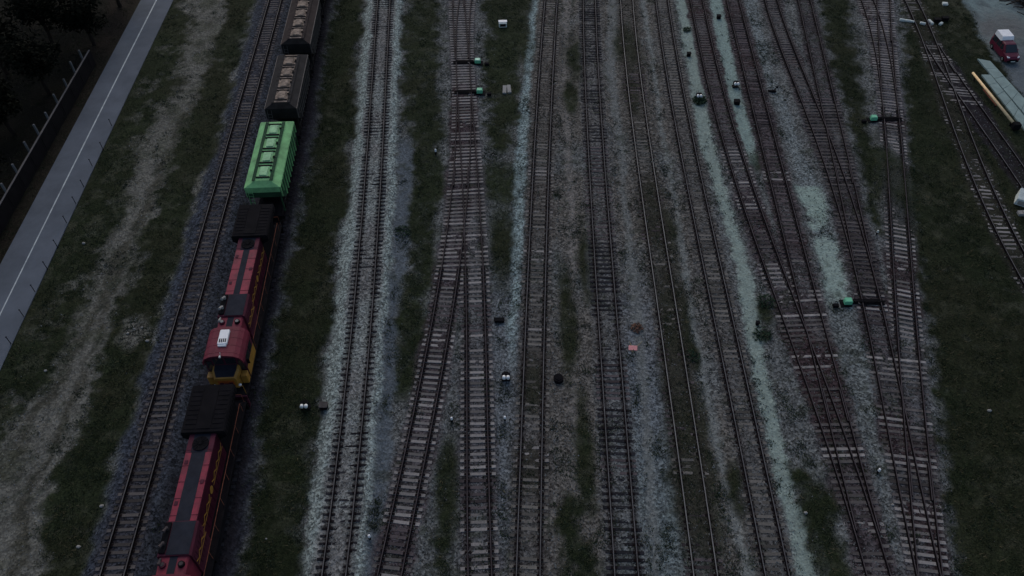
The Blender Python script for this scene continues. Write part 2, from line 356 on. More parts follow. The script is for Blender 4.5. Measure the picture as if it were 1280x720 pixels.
grass_var = grass_var * np.where(X > 34, .82, 1.)[..., None]
grass_col = grass_var * (1 - .55 * brownish) + np.array(S(29, 31, 23)) * .55 * brownish
GG = np.clip(sstep(.02, .98, G + (fine * .25 + wob2 * .5)), 0, 1)
GG = np.where(G < .02, 0, GG)
dcol = S(67, 69, 69)
C = mixc(C, np.array(dcol), (X < -24) * (1 - band([(312, 0), (245, 267), (100, 720)], [(460, 0), (430, 300), (372, 720)], .6) ) * 1.0)
rut = band([(130, 360), (60, 480), (-30, 640)], [(140, 360), (73, 480), (-18, 640)], .4) + band([(165, 300), (115, 420), (40, 600), (0, 720)], [(172, 300), (124, 420), (53, 600), (16, 720)], .4)
C = mixc(C, S(42, 43, 40), np.clip(rut, 0, 1) * dirt * .9)
fr = dirt * sstep(.5, .7, fbm(X, Y, 2.6, 161, 4)) * (1 - sstep(.75, 1., dirt * (.6 + .4 * big)))
C = mixc(C, S(40, 44, 36), fr * .6)
C = C * np.where(dirt > .3, .72 + .56 * mid, 1)[..., None]
# light scattered stones in the thin grass: speckle of the soil through the turf
C = C * (1 - GG[..., None]) + grass_col * GG[..., None]
thin = GG * sstep(.52, .75, fbm(X, Y, 1.1, 81, 3)) * sstep(.4, .62, big)
C = mixc(C, S(46, 49, 43), thin * .6 * (X > -52))
speck = speck * (1 - .6 * GG) * (1 - .45 * dirt)
# ballast of the two train tracks and of the newly laid track
blu = band([(320, -10), (312, 45), (287, 130), (271, 195), (255, 222), (245, 267), (222, 342), (207, 385), (190, 435), (175, 492), (160, 552), (136, 622), (110, 690), (98, 720)],
           [(418, -10), (402, 75), (394, 150), (370, 255), (345, 385), (338, 460), (316, 576), (304, 670), (296, 720)], .4, .9, .5)
C = mixc(C, S(35, 40, 50), blu * .97); GG *= 1 - blu; speck = speck * (1 - blu) + .75 * blu
oil = band([(380, -10), (330, 180), (285, 360), (238, 540), (190, 720)], [(418, -10), (394, 150), (345, 385), (316, 576), (296, 720)], .8, .6, .4)
C = mixc(C, S(23, 22, 28), oil * .92); speck = speck * (1 - .5 * oil)
a3 = TR['a3'].x(gy)[:, None]
sh = band([(459, -10), (453, 60), (449, 110), (444, 180), (436, 250), (427, 330), (421, 360), (415, 440), (407, 500), (396, 590), (386, 640), (377, 720)],
          [(503, -10), (500, 60), (498, 120), (496, 180), (492, 270), (489, 330), (486, 380), (481, 440), (474, 540), (463, 640), (457, 720)], .3, .5, .5)
C = mixc(C, S(92, 103, 107), sh * .97); speck = speck * (1 - .3 * sh); GG *= 1 - sh; speck = speck * (1 - sh) + .7 * sh
walk = band([(499, 150), (493, 300), (487, 360), (481, 440), (474, 540), (463, 640), (457, 720)], [(514, 150), (512, 300), (501, 360), (496, 440), (491, 540), (482, 640), (474, 720)], .3, .6, .4) * yfade(170, 800, 2)
C = mixc(C, S(60, 68, 78), walk * .85); GG *= 1 - walk * .9; speck = speck * (1 - .5 * walk)
# every track's bed: stones, rust and oil between the rails, stain and painted shade beside them
Hg = np.zeros_like(X); bedmask = np.zeros_like(X)
STAIN = {'a1': (S(36, 37, 44), .75), 'a2': (S(20, 20, 25), .9), 'a3': (S(72, 72, 76), .8), 'b_main': (S(50, 50, 56), .8), 'b_west': (S(46, 42, 48), .9), 'b_top': (S(50, 50, 56), .8),
         'c5': (S(46, 45, 46), .7), 'c6': (S(60, 63, 68), .6), 'c7': (S(40, 40, 39), .7), 'c8': (S(52, 53, 56), .75), 'd9': (S(47, 43, 49), .9), 'd10': (S(45, 41, 46), .9),
         'e11': (S(44, 42, 48), .9), 'e12': (S(40, 39, 44), .9), 'f13': (S(54, 56, 62), .8), 'f13b': (S(56, 57, 66), .85), 'g14': (S(34, 34, 33), .7), 'g14b': (S(24, 22, 29), .9)}
for k, t in TR.items():
    xc = t.x(gy)[:, None]; cosd = 1 / np.sqrt(1 + t.dx(gy)[:, None] ** 2); d = np.abs(X - xc) * cosd
    inY = ((gy >= t.y0 - 1) & (gy <= t.y1 + 1))[:, None]
    h = bedh(k); Hg = np.maximum(Hg, np.where(inY, h * (1 - sstep(1.55, 1.75 + h * 2.6, d)), 0))
    c, a = STAIN[k]
    n = wob * .8 + wob2 * .5
    m = np.where(inY, 1 - sstep(1.15, 1.75, d + n), 0)
    side = .55 + .45 * sstep(.3, .6, fbm(X, Y, 4, 91, 4))
    C = mixc(C, c, m * a * side)
    rail_stain_shade = np.exp(-((d - .8) / (.31 if k[0] in 'bdef' else .25)) ** 2) * np.where(inY, 1, 0)  # dark band along each rail: stain plus painted shade
    C = mixc(C, S(22, 19, 23), rail_stain_shade * (.95 if k not in ('c7', 'g14') else .4))
    if k in ('d9', 'd10', 'e11', 'b_west', 'f13'):      # brown spill patches
        pat = sstep(.55, .68, fbm(X, Y, 5.5, 97, 3)) * m
        C = mixc(C, S(36, 29, 33), pat * .8)
    bedmask = np.maximum(bedmask, m)
    keep = .7 if k in ('c7', 'g14', 'c5') else 1.0
    if k == 'f13': keepm = 1 - m * (1 - blob(1118, 240, 2.0, 7)) ; GG = GG * keepm
    elif k == 'g14': GG = GG * (1 - m * sstep(.4, .6, fbm(X, Y, 3, 99, 3)))
    elif k in ('c7', 'c5'): GG = GG * (1 - m * .35)
    else: GG = GG * (1 - m * keep)
for p, cc_ in ((pA, S(93, 106, 107)), (pB, S(90, 106, 108)), (mW, S(86, 100, 106))):
    C = mixc(C, cc_, p * .85 * (1 - sstep(.35, .8, bedmask)))
    GG *= 1 - .6 * p * (1 - bedmask)
road_e0 = band([(172, -10), (79, 180), (-4, 335), (-80, 470)], [(220, -10), (134, 180), (52, 360), (-4, 470)], .5, 0, 0)
ov = np.clip(blob(1119, 225, 1.7, 6.5, .4), 0, 1) * (.6 + .4 * sstep(.3, .6, mid)); GG = np.maximum(GG, ov * .9); Hov = ov * .085
C = mixc(C, gr, ov * .9); speck = speck * (1 - .7 * ov)
# gravel lot at the far right
lot = band([(1202, -10), (1222, 37), (1242, 72), (1262, 100), (1285, 130), (1330, 200)], [(2400, -10), (2400, 200)], .5, 1.2, .6) * yfade(-260, 170)
C = mixc(C, S(70, 78, 86), lot * .97); C = C * np.where(lot > .5, .78 + .44 * mid, 1)[..., None]; GG *= 1 - lot; speck = speck * (1 - .6 * lot)
C = mixc(C, S(86, 104, 110), lot * sstep(.45, .6, big) * .7)
C = mixc(C, S(68, 68, 72), np.clip(blob(1262, 34, 3.5, 3.5, .8) + blob(1225, 45, 2.2, 4, .7) * .6, 0, 1) * lot * .8)
C = mixc(C, S(52, 58, 64), lot * sstep(.55, .7, fbm(X, Y * .6 + X * .5, 2.6, 171, 4)) * .6)
# dark leaf litter under the trees and along the fence
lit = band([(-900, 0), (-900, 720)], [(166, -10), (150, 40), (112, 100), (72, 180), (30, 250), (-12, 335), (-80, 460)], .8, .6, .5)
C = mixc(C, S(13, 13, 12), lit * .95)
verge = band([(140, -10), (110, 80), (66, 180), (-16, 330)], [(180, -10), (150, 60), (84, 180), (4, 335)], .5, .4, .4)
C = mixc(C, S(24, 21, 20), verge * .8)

fleck = sstep(.6, .72, fbm(X, Y, .55, 181, 2)) * sstep(.4, .6, fbm(X, Y, 3.5, 183, 3)) * (1 - GG) * (1 - road_e0) * (1 - .75 * np.maximum.reduce([pA, pB, sh, blu, lot]))
C = mixc(C, S(34, 39, 35), fleck * .6)
C = np.clip(C, .002, .8)
Hg = Hg + Hov + (mid - .5) * .05 + fine * .05 * (1 - .5 * GG) + GG * .03 + (wob2) * .07 + bedmask * (wob * .09)
road_e = band([(172, -10), (79, 180), (-4, 335), (-80, 470)], [(220, -10), (134, 180), (52, 360), (-4, 470)], .5, 0, 0)
Hg = Hg * (1 - road_e) - .06 * road_e
def gz(x, y):
    i = min(max((y - GY0) / (GY1 - GY0) * (ny - 1), 0), ny - 1.001); j = min(max((x - GX0) / (GX1 - GX0) * (nx - 1), 0), nx - 1.001)
    return float(Hg[int(i + .5) if int(i + .5) < ny else ny - 1, int(j + .5) if int(j + .5) < nx else nx - 1])

# ground material: colours of the surveyed surfaces, broken up stone by stone
gm = bpy.data.materials.new('yard_ground'); gm.use_nodes = True
nt = gm.node_tree; b = nt.nodes['Principled BSDF']; b.inputs['Roughness'].default_value = .95; b.inputs['Specular IOR Level'].default_value = .08
at = nt.nodes.new('ShaderNodeAttribute'); at.attribute_name = 'surface'
tc = nt.nodes.new('ShaderNodeTexCoord')
def vor(scale):
    v = nt.nodes.new('ShaderNodeTexVoronoi'); v.inputs['Scale'].default_value = scale; nt.links.new(tc.outputs['Object'], v.inputs['Vector'])
    sp = nt.nodes.new('ShaderNodeSeparateColor'); nt.links.new(v.outputs['Color'], sp.inputs[0]); return v, sp
v1, s1 = vor(6.2); v2, s2 = vor(13.0)
def math_(op, a, bb):
    n = nt.nodes.new('ShaderNodeMath'); n.operation = op
    for i, q in enumerate((a, bb)):
        if isinstance(q, (int, float)): n.inputs[i].default_value = q
        else: nt.links.new(q, n.inputs[i])
    return n.outputs[0]
pw = math_('POWER', s1.outputs[0], 1.5)
k1 = math_('MULTIPLY', math_('SUBTRACT', pw, .4), 1.8)
k2 = math_('MULTIPLY', math_('SUBTRACT', s2.outputs[1], .5), 1.0)
sm = math_('MULTIPLY', math_('ADD', k1, k2), at.outputs['Alpha'])
fac = math_('MAXIMUM', math_('ADD', sm, 1.0), .12)
vs = nt.nodes.new('ShaderNodeVectorMath'); vs.operation = 'SCALE'
nt.links.new(at.outputs['Color'], vs.inputs[0]); nt.links.new(fac, vs.inputs['Scale'])
nt.links.new(vs.outputs[0], b.inputs['Base Color'])
bp = nt.nodes.new('ShaderNodeBump'); bp.inputs['Strength'].default_value = .5; bp.inputs['Distance'].default_value = .06
nt.links.new(v1.outputs['Distance'], bp.inputs['Height']); nt.links.new(bp.outputs[0], b.inputs['Normal'])
M['ground'] = gm

# split the sheet's faces by what lies there
vid = np.arange(nx * ny).reshape(ny, nx)
F4 = np.stack([vid[:-1, :-1], vid[:-1, 1:], vid[1:, 1:], vid[1:, :-1]], -1).reshape(-1, 4)
def fmean(A): return ((A[:-1, :-1] + A[:-1, 1:] + A[1:, 1:] + A[1:, :-1]) / 4).reshape(-1)
cls = np.zeros(len(F4), int)
cls[fmean(GG) > .5] = 1
cls[fmean(dirt * (1 - GG)) > .5] = 2
for i, p in enumerate((mW, pA, pB, pC1, pC2)): cls[(fmean(p) > .5) & (fmean(bedmask) < .5)] = 3 + i
cls[fmean(np.maximum(blu, sh)) > .5] = 8
cls[fmean(lot) > .5] = 9
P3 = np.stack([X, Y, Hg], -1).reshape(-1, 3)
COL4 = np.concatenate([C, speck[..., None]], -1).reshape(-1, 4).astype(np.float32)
def sheet(name, faces, kind='structure'):
    if len(faces) == 0: return None
    u, inv = np.unique(faces.reshape(-1), return_inverse=True)
    me = bpy.data.meshes.new(name); n = len(u); f = inv.reshape(-1, 4).astype(np.int32)
    me.vertices.add(n); me.vertices.foreach_set('co', P3[u].astype(np.float32).reshape(-1))
    me.loops.add(len(f) * 4); me.loops.foreach_set('vertex_index', f.reshape(-1))
    me.polygons.add(len(f)); me.polygons.foreach_set('loop_start', np.arange(0, len(f) * 4, 4, dtype=np.int32))
    me.update(calc_edges=True)
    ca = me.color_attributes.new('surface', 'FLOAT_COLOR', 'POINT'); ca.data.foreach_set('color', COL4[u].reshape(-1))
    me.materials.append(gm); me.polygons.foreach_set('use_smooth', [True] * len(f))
    o = bpy.data.objects.new(name, me); col.objects.link(o); o['kind'] = kind
    return o
sheet('ground', F4[cls == 0]); sheet('grass', F4[cls == 1], 'stuff'); sheet('dirt_track', F4[cls == 2])
for i in range(5): sheet('gravel_path', F4[cls == 3 + i])
sheet('ballast_bed', F4[cls == 8]); sheet('gravel_lot', F4[cls == 9])
# the land beyond, out to the horizon
mb = MB(); Bg = 3000.
xs = [-Bg, GX0, GX1, Bg]; ys = [-Bg, GY0, GY1, Bg]
for i in range(3):
    for j in range(3):
        if i == 1 and j == 1: continue
        mb.add([(xs[i], ys[j], 0), (xs[i + 1], ys[j], 0), (xs[i + 1], ys[j + 1], 0), (xs[i], ys[j + 1], 0)], [(0, 1, 2, 3)])
M['far'] = mat('far_grassland', S(24, 28, 22), .95, 0, .4, .05, S(48, 50, 46), .5, spec=.05)
mb.build('terrain', M['far'])['kind'] = 'structure'

# cycle path with its centre line
def ribbon(name, L, Rr, z, m, step=2.0, kind='structure', th=.05):
    Yv = np.arange(9, 121, step); xl = edge2(L, Yv); xr = edge2(Rr, Yv)
    mb = MB(); n = len(Yv); v = []; f = []
    for i in range(n): v += [(xl[i], Yv[i], z), (xr[i], Yv[i], z), (xl[i], Yv[i], z - th), (xr[i], Yv[i], z - th)]
    for i in range(n - 1):
        a = i * 4; f += [(a, a + 1, a + 5, a + 4), (a, a + 4, a + 6, a + 2), (a + 1, a + 3, a + 7, a + 5)]
    mb.add(v, f); o = mb.build(name, m); o['kind'] = kind; return o
def edge2(pts, Yv):
    g = np.array([gp(*p) for p in pts]); p = np.polyfit(g[:, 1], g[:, 0], 1 if len(pts) < 5 else 2); return np.polyval(p, Yv)
LINE = [(196, 0), (150.5, 90), (105.5, 180), (17.5, 360), (0, 393)]
def off(pts, d): return [(x + d * (1 + y / 620.), y) for x, y in pts]
cx_ = lambda Yv: edge2(LINE, Yv)
RO_L = [(176, 0), (129, 90), (81, 180), (-10, 350)]; RO_R = [(217, 0), (174, 90), (131, 180), (49, 360), (0, 462)]
ribbon('cycle_path', RO_L, RO_R, .05, M['asphalt'], th=.14)
g = [gp(*p) for p in LINE]; ribbon('painted_line', [(x - .75, y) for x, y in LINE], [(x + .75, y) for x, y in LINE], .054, M['line'], th=.003)

# ------------------------------------------------------------------ tracks
RG = .797                                   # half distance of rail centres
def rail_profile():
    return [(-.075, 0), (-.075, .018), (-.014, .04), (-.010, .13), (-.036, .145), (-.037, .175), (-.03, .18), (.03, .18), (.037, .175), (.036, .145), (.010, .13), (.014, .04), (.075, .018), (.075, 0)]
PROF = rail_profile()
def rail_mesh(pts, name, mats, parent, dz=0.0):
    mb = MB(); n = len(PROF); rings = []
    pts = np.array(pts)
    for i, p in enumerate(pts):
        a = pts[max(0, i - 1)]; c = pts[min(len(pts) - 1, i + 1)]; t = c - a; t = t / np.linalg.norm(t[:2]); nrm = (t[1], -t[0])
        rings.append([(p[0] + nrm[0] * q[0], p[1] + nrm[1] * q[0], p[2] + q[1] + dz) for q in PROF])
    v = [q for r in rings for q in r]; f = []; mi = []
    for k in range(len(rings) - 1):
        for i in range(n):
            j = (i + 1) % n; f.append((k * n + i, (k + 1) * n + i, (k + 1) * n + j, k * n + j)); mi.append(1 if i in (5, 6, 7) else 0)
    f.append(tuple(range(n))); f.append(tuple(range(len(rings) * n - 1, (len(rings) - 1) * n - 1, -1))); mi += [0, 0]
    mb.v = v; mb.f = f; mb.mi = mi
    return mb.build(name, mats, parent)
SLEEP_CACHE = {}
def sleeper_mesh(m, w, plates=True, sag=0.0):
    key = (m.name, w, plates, sag)
    if key in SLEEP_CACHE: return SLEEP_CACHE[key]
    mb = MB(); L = 1.33
    if sag:      # concrete pattern: lower in the middle
        xs = [-L, -.45, .45, L]; top = [0, 0, 0, 0]
        for x0, x1, z in ((-L, -.48, 0), (.48, L, 0)): mb.box(x0, x1, -w / 2, w / 2, -.2, z, 0, .02)
        mb.box(-.4801, .4801, -w * .42, w * .42, -.2, -sag, 0)
    else: mb.box(-L, L, -w / 2, w / 2, -.2, 0, 0, .015)
    if plates:
        for sx in (-1, 1): mb.box(sx * RG - .22, sx * RG + .22, -w * .40, w * .36, -.01, .022, 1)
    me_o = mb.build('sleeper', [m, M['plate']]); me = me_o.data; bpy.data.objects.remove(me_o)
    SLEEP_CACHE[key] = me
    return me
def make_track(k, label, sm='timber_light', w=.25, pitch=.545, sink=0.0, jit=.02, top='rail_top_dull', miss=0.0, plates=True, sag=0., rz=.02, bright=(), dull=()):
    if k[0] in 'bdef' and top == 'rail_top_dull': top = 'rail_top_dark'
    t = TR[k]; z0 = bedh(k) + .02 - sink
    root = thing('railway_track', label, 'railway track', (float(t.x(30.)), 30., 0), 0, 'tracks of the railway yard')
    ox, oy = root.location.x, root.location.y
    main = TR[BRANCH[k]] if k in BRANCH else None
    kids = [TR[b] for b, m in BRANCH.items() if m == k]
    # rails
    Ys = np.arange(t.y0, t.y1 + .01, 1.0)
    for sgn in (-1, 1):
        xc = t.x(Ys); dxx = t.dx(Ys); nl = np.sqrt(1 + dxx ** 2)
        px = xc + sgn * RG / nl; py = Ys - sgn * RG * dxx / nl
        ok = np.ones(len(Ys), bool)
        if main is not None:
            ok = np.abs(xc - main.x(Ys)) > .10
        pts = [(a - ox, c - oy, z0 + .02) for a, c, o in zip(px, py, ok) if o]
        if len(pts) > 2: rail_mesh(pts, 'rail', [M['rail_side'], M[top]], root, -.004 if main is not None else 0)
        if main is not None:                # check rail beside the frog
            sep = np.abs(xc - main.x(Ys)); seg = (sep > .7) & (sep < 1.1)
            pts = [(a - ox - sgn * .13, c - oy, z0 + .02) for a, c, o in zip(px, py, seg) if o]
            if len(pts) > 2: rail_mesh(pts, 'check_rail', [M['rail_side'], M[top]], root, -.012)
    # sleepers, nearest first
    me = sleeper_mesh(M[sm], w, plates, sag); mel = sleeper_mesh(M[sm], w, False, 0.)
    meb = sleeper_mesh(M['timber_light'], w, plates, sag); med = sleeper_mesh(M['timber_brown'], w, plates, sag); melb = sleeper_mesh(M['timber_light'], w, False, 0.)
    rows = lambda rr: [(gp(640, b)[1], gp(640, a)[1]) for a, b in rr]
    br_, du_ = rows(bright), rows(dull)
    s = t.y0 + .3; lst = []
    while s < t.y1:
        x = float(t.x(s)); dx = float(t.dx(s)); ext = (0., 0.); skip = random.random() < miss
        if main is not None and abs(x - float(main.x(s))) < 2.15: skip = True
        for b in kids:
            if b.y0 - 1 <= s <= b.y1 + 1:
                d = float(b.x(s)) - x
                if abs(d) < 2.15 and abs(d) > .02: ext = (min(ext[0], d), max(ext[1], d))
        if not skip: lst.append((s, x, dx, ext))
        s += (pitch + random.uniform(-jit, jit)) / math.sqrt(1 + dx * dx)
    stuff = MB()
    vis = [q for q in lst if 19.5 < q[0] < 101]
    near = set(q[0] for q in vis[:100])
    for (s, x, dx, ext) in lst:
        lx = 1.33 * 2 + ext[1] - ext[0]; cxo = (ext[0] + ext[1]) / 2
        ang = -math.atan(dx) + random.uniform(-rz, rz); zz = z0 + random.uniform(-.012, .012) - random.random() * sink * .6
        long = ext != (0., 0.); sc_ = lx / 2.66
        if s in near:
            isb = any(a <= s <= b for a, b in br_); isd = any(a <= s <= b for a, b in du_)
            o = bpy.data.objects.new('sleeper', ((melb if isb else mel) if long else meb if isb else med if isd else me)); col.objects.link(o); o.parent = root
            o.location = (x + cxo - ox, s - oy, zz); o.rotation_euler = (random.uniform(-.01, .01), random.uniform(-.006, .006), ang); o.scale = (sc_, 1, 1)
        else:
            ca, sa = math.cos(ang), math.sin(ang); src = mel if long else me
            stuff.add([(x + cxo - ox + v.co.x * sc_ * ca - v.co.y * sa, s - oy + v.co.x * sc_ * sa + v.co.y * ca, zz + v.co.z) for v in src.vertices], [tuple(p.vertices) for p in src.polygons], 0)
            n = len(src.polygons); stuff.mi[-n:] = [p.material_index for p in src.polygons]
    if stuff.v:
        o = stuff.build('sleepers', [M[sm], M['plate']], root); o['kind'] = 'stuff'
    return root

make_track('a1', 'clear track on dark bluish ballast just left of the train, nearest the dirt track', 'timber_grey')
make_track('a2', 'dark oily track under the red locomotives and hopper wagons', 'timber_dark')
make_track('a3', 'straight track on fresh pale ballast shoulders with short dark sleeper ends', 'timber_dark', w=.19, sag=.05, rz=.012, sink=-.004)
make_track('b_main', 'straight main track of the double turnout, running to the bottom edge', 'timber_light', miss=.04, sink=-.006, rz=.035, dull=[(380, 420), (600, 640)])
make_track('b_west', 'track with light sleepers curving off to the lower left from the double turnout', 'timber_light', miss=.06, sink=-.006, rz=.035, dull=[(380, 410), (655, 700)])
make_track('b_top', 'short diverging track beyond the two green-topped switch machines at the upper middle', 'timber_light')
make_track('c5', 'mossy track beside the narrow pale strip, first right of the two double white lamps', 'timber_buried', sink=.005, miss=.05, rz=.04, bright=[(60, 78), (208, 228), (263, 270), (312, 330), (360, 370), (408, 413), (440, 455), (560, 580)])
make_track('c6', 'track with clear dark timber sleepers like a ladder, just left of the small red board', 'timber_dark', w=.24, top='rail_top_dull', rz=.035, sink=.006, miss=.06, dull=[(0, 110), (180, 305), (455, 505), (575, 600)])
make_track('c7', 'overgrown track with two thin bright rails and almost buried sleepers, right of the red board', 'timber_buried', sink=.012, top='rail_top_worn', rz=.05, miss=.12, bright=[(345, 352), (505, 512)], dull=[(60, 130), (250, 300), (420, 560), (640, 720)])
make_track('c8', 'grey track with dull rails just left of the long pale gravel strip', 'timber_buried', sink=.005)
make_track('d9', 'track between two pale gravel strips that takes in its right neighbour near the bottom', 'timber_grey', miss=.05, sink=.0, bright=[(183, 262), (330, 378), (395, 404), (440, 465), (556, 592), (650, 690)], dull=[(0, 180), (405, 438)])
make_track('d10', 'track right of the second pale strip, joining its left neighbour near the bottom', 'timber_brown', miss=.05, sink=.0, bright=[(216, 226), (326, 331), (430, 452)])
make_track('e11', 'brown stained track passing right of the two bright pale patches and the green switch box', 'timber_grey', miss=.06, sink=-.005, bright=[(365, 392), (445, 480), (520, 535), (566, 600), (630, 720)], dull=[(0, 150), (400, 440)])
make_track('e12', 'upper track along the left edge of the grass strip, joining its left neighbour halfway down', 'timber_brown', sink=.015)
make_track('f13', 'track with light sleepers along the right grass field, partly grown over halfway', 'timber_light', miss=.06, sink=-.005)
make_track('f13b', 'upper right branch of the turnout whose switch machine stands at the grass strip', 'timber_light')
make_track('g14', 'half buried siding bending away through the grass at the upper right', 'timber_light', sink=.01, miss=.2, rz=.06)
make_track('g14b', 'black oily siding running beside the long orange pole at the right edge', 'timber_dark', sink=.04, miss=.3)

# ------------------------------------------------------------------ train
TZ = bedh('a2') + .045 + .02 + .18          # rail top of the train's track
def on_a2(Yv):
    x = float(TR['a2'].x(Yv)); dx = float(TR['a2'].dx(Yv)); return x, math.pi - math.atan(dx)
def bogie(parent, yc, axles, zoff, name='bogie', wr=.48):
    mb = MB(); L = (axles - 1) * 1.85
    for sx in (-1, 1):
        mb.box(sx * 1.0 - .09, sx * 1.0 + .09, yc - L / 2 - .5, yc + L / 2 + .5, .42 + zoff, .78 + zoff, 0, .05)
        for a in range(axles): ya = yc - L / 2 + a * 1.85; mb.box(sx * 1.04 - .13, sx * 1.04 + .13, ya - .2, ya + .2, .3 + zoff, .72 + zoff, 0, .04)
    mb.box(-1., 1., yc - .25, yc + .25, .5 + zoff, .85 + zoff, 0, .03)
    bo = mb.build(name, M['steel_dark'], parent)
    for a in range(axles):
        ya = yc - L / 2 + a * 1.85
        for sx in (-1, 1):
            w = MB(); w.cyl((sx * .73, ya, wr), (sx * .86, ya, wr), wr, wr, 20); w.cyl((sx * .70, ya, wr), (sx * .73, ya, wr), wr + .03, wr + .03, 20); w.cyl((0, ya, wr), (sx * .7, ya, wr), .09, .09, 8)
            w.build('wheel', M['steel_dark'], bo)
    return bo
def coupler(parent, y, d, z=1.06):
    mb = MB(); mb.box(-.16, .16, min(y, y + d * .7), max(y, y + d * .7), z - .13, z + .13, 0, .03)
    mb.box(-.26, .2, min(y + d * .6, y + d * .95), max(y + d * .6, y + d * .95), z - .2, z + .2, 0, .06)
    return mb.build('coupler', M['steel_dark'], parent)

def locomotive(Yrear, label, strip=.26, fit='offwhite'):
    """local y runs from the radiator end (0) to the nose"""
    x, rz = on_a2(Yrear); root = thing('locomotive', label, 'locomotive', (x, Yrear, TZ), rz, 'red diesel locomotives coupled in the train')
    L = 18.3
    mb = MB(); mb.box(-1.52, 1.52, -.5, L, 1.38, 1.62, 0, .03)
    for sx in (-1, 1): mb.box(sx * 1.30 - .12, sx * 1.30 + .12, -.4, L - .1, 1.12, 1.38, 0, .02)
    mb.box(-.9, .9, .3, L - .6, .95, 1.38)
    mb.build('underframe', M['steel_dark'], root)
    for y0 in (-.62, L):
        pl = MB(); pl.box(-1.5, 1.5, y0, y0 + .12, .45, 1.62, 0, .02)
        for sx in (-1, 1):
            for q in range(3): pl.box(sx * 1.25 - .25, sx * 1.25 + .25, y0 + (.12 if y0 > 1 else -.25), y0 + (.37 if y0 > 1 else 0), .45 + q * .35, .50 + q * .35)
        pl.build('pilot', M['red_dark'] if y0 > 1 else M['black_paint'], root)
    ft = MB(); ft.prism([(-1.3, .95), (-1.45, .6), (-1.1, .25), (1.1, .25), (1.45, .6), (1.3, .95)], 6.9, 11.6); ft.build('fuel_tank', M['black_paint'], root)
    bogie(root, 2.9, 3, .1); bogie(root, 15.3, 3, .1)
    coupler(root, -.6, -.55); coupler(root, L + .1, .55)
    # radiator end with overhanging wings
    mb = MB()
    prof = [(-.92, 1.62), (-.92, 3.55), (-1.52, 3.95), (-1.52, 4.5), (-1.42, 4.62), (1.42, 4.62), (1.52, 4.5), (1.52, 3.95), (.92, 3.55), (.92, 1.62)]
    mb.prism(prof, 0, 3.95)
    mb.box(-.5, .5, .25, 3.7, 4.62, 4.66)
    for sx in (-1, 1):
        for q in range(9): mb.box(sx * .95 - .38, sx * .95 + .38, .3 + q * .39, .3 + q * .39 + .27, 4.62, 4.645)
    rad = mb.build('radiator', M['black_paint'], root)
    for sx in (-1, 1):
        gr_ = MB()
        for q in range(12): gr_.box(sx * 1.525 - .012, sx * 1.525 + .012, .15 + q * .31, .15 + q * .31 + .2, 4.0, 4.46)
        gr_.build('grille', M['steel_dark'], rad)
    hl = MB(); hl.box(-.3, .3, -.06, 0, 3.9, 4.25, 0, .02); hl.cyl((-.13, -.09, 4.07), (-.13, -.05, 4.07), .1, .1, 10, 1); hl.cyl((.13, -.09, 4.07), (.13, -.05, 4.07), .1, .1, 10, 1); hl.build('headlight', [M['steel_dark'], M['lamp']], root)
    # long hood
    def hoodprof(w, h, ch): return [(-w, 1.622), (-w, h - ch), (-w + ch, h), (w - ch, h), (w, h - ch), (w, 1.622)]
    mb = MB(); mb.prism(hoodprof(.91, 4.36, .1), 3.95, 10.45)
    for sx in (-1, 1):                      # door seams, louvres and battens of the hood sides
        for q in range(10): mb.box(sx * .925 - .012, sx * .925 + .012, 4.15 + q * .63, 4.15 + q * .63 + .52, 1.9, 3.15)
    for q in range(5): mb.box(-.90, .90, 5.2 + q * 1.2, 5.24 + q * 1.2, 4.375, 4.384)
    hood = mb.build('hood', M['hood_side_shade'], root)
    for sx in (-1, 1):
        tp_ = MB(); tp_.box(sx * (.80 + strip) / 2 - (.80 - strip) / 2, sx * (.80 + strip) / 2 + (.80 - strip) / 2, 5.42, 10.43, 4.362, 4.374); tp_.box(sx * .845 - .04, sx * .845 + .04, 5.42, 10.43, 4.345, 4.366); tp_.build('roof_panel', M['red'], hood)  # brighter red tops, kept apart from the sides' painted shade
    fan = MB(); fan.cyl((0, 4.75, 4.36), (0, 4.75, 4.46), .55, .55, 24); fan.cyl((0, 4.75, 4.46), (0, 4.75, 4.5), .12, .12, 8)
    for q in range(6):
        a = q * math.pi / 6; fan.box(-.54, .54, 4.745, 4.755, 4.455, 4.475) if q == 0 else fan.tube([(.52 * math.cos(a), 4.75 + .52 * math.sin(a), 4.47), (-.52 * math.cos(a), 4.75 - .52 * math.sin(a), 4.47)], .012, 4)
    fan.build('fan', M['black_paint'], root)
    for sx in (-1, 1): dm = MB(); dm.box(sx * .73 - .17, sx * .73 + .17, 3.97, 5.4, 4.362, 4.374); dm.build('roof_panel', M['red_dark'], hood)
    st = MB(); st.box(-strip, strip, 5.42, 10.43, 4.372, 4.388); st.box(-.55, .55, 3.96, 5.40, 4.368, 4.380); st.build('walkway_strip', M['roof_black'], root)
    for q in range(3): 
        h_ = MB(); h_.box(-.12 + .68 * (-1) ** q, .12 + .68 * (-1) ** q, 6.0 + q * 1.5, 6.3 + q * 1.5, 4.374, 4.41, 0, .02); h_.build('roof_hatch', M['red_dark'], root)
    # equipment box
    mb = MB(); mb.prism(hoodprof(1.06, 4.46, .12), 10.45, 12.75)
    for q in range(6): mb.box(1.07, 1.085, 10.6 + q * .35, 10.85 + q * .35, 2.2, 3.9); mb.box(-1.085, -1.07, 10.6 + q * .35, 10.85 + q * .35, 2.2, 3.9)
    eb = mb.build('equipment_box', M['red_dark'], root)
    tp = MB(); tp.box(-.92, .52, 10.5, 12.7, 4.462, 4.50, 0, .01); tp.build('top_cover', M['roof_black'], eb)
    ex = MB(); ex.box(.56, .98, 10.55, 12.6, 4.466, 4.6, 0, .03); ex.build('exhaust_silencer', M['black_paint'], root)
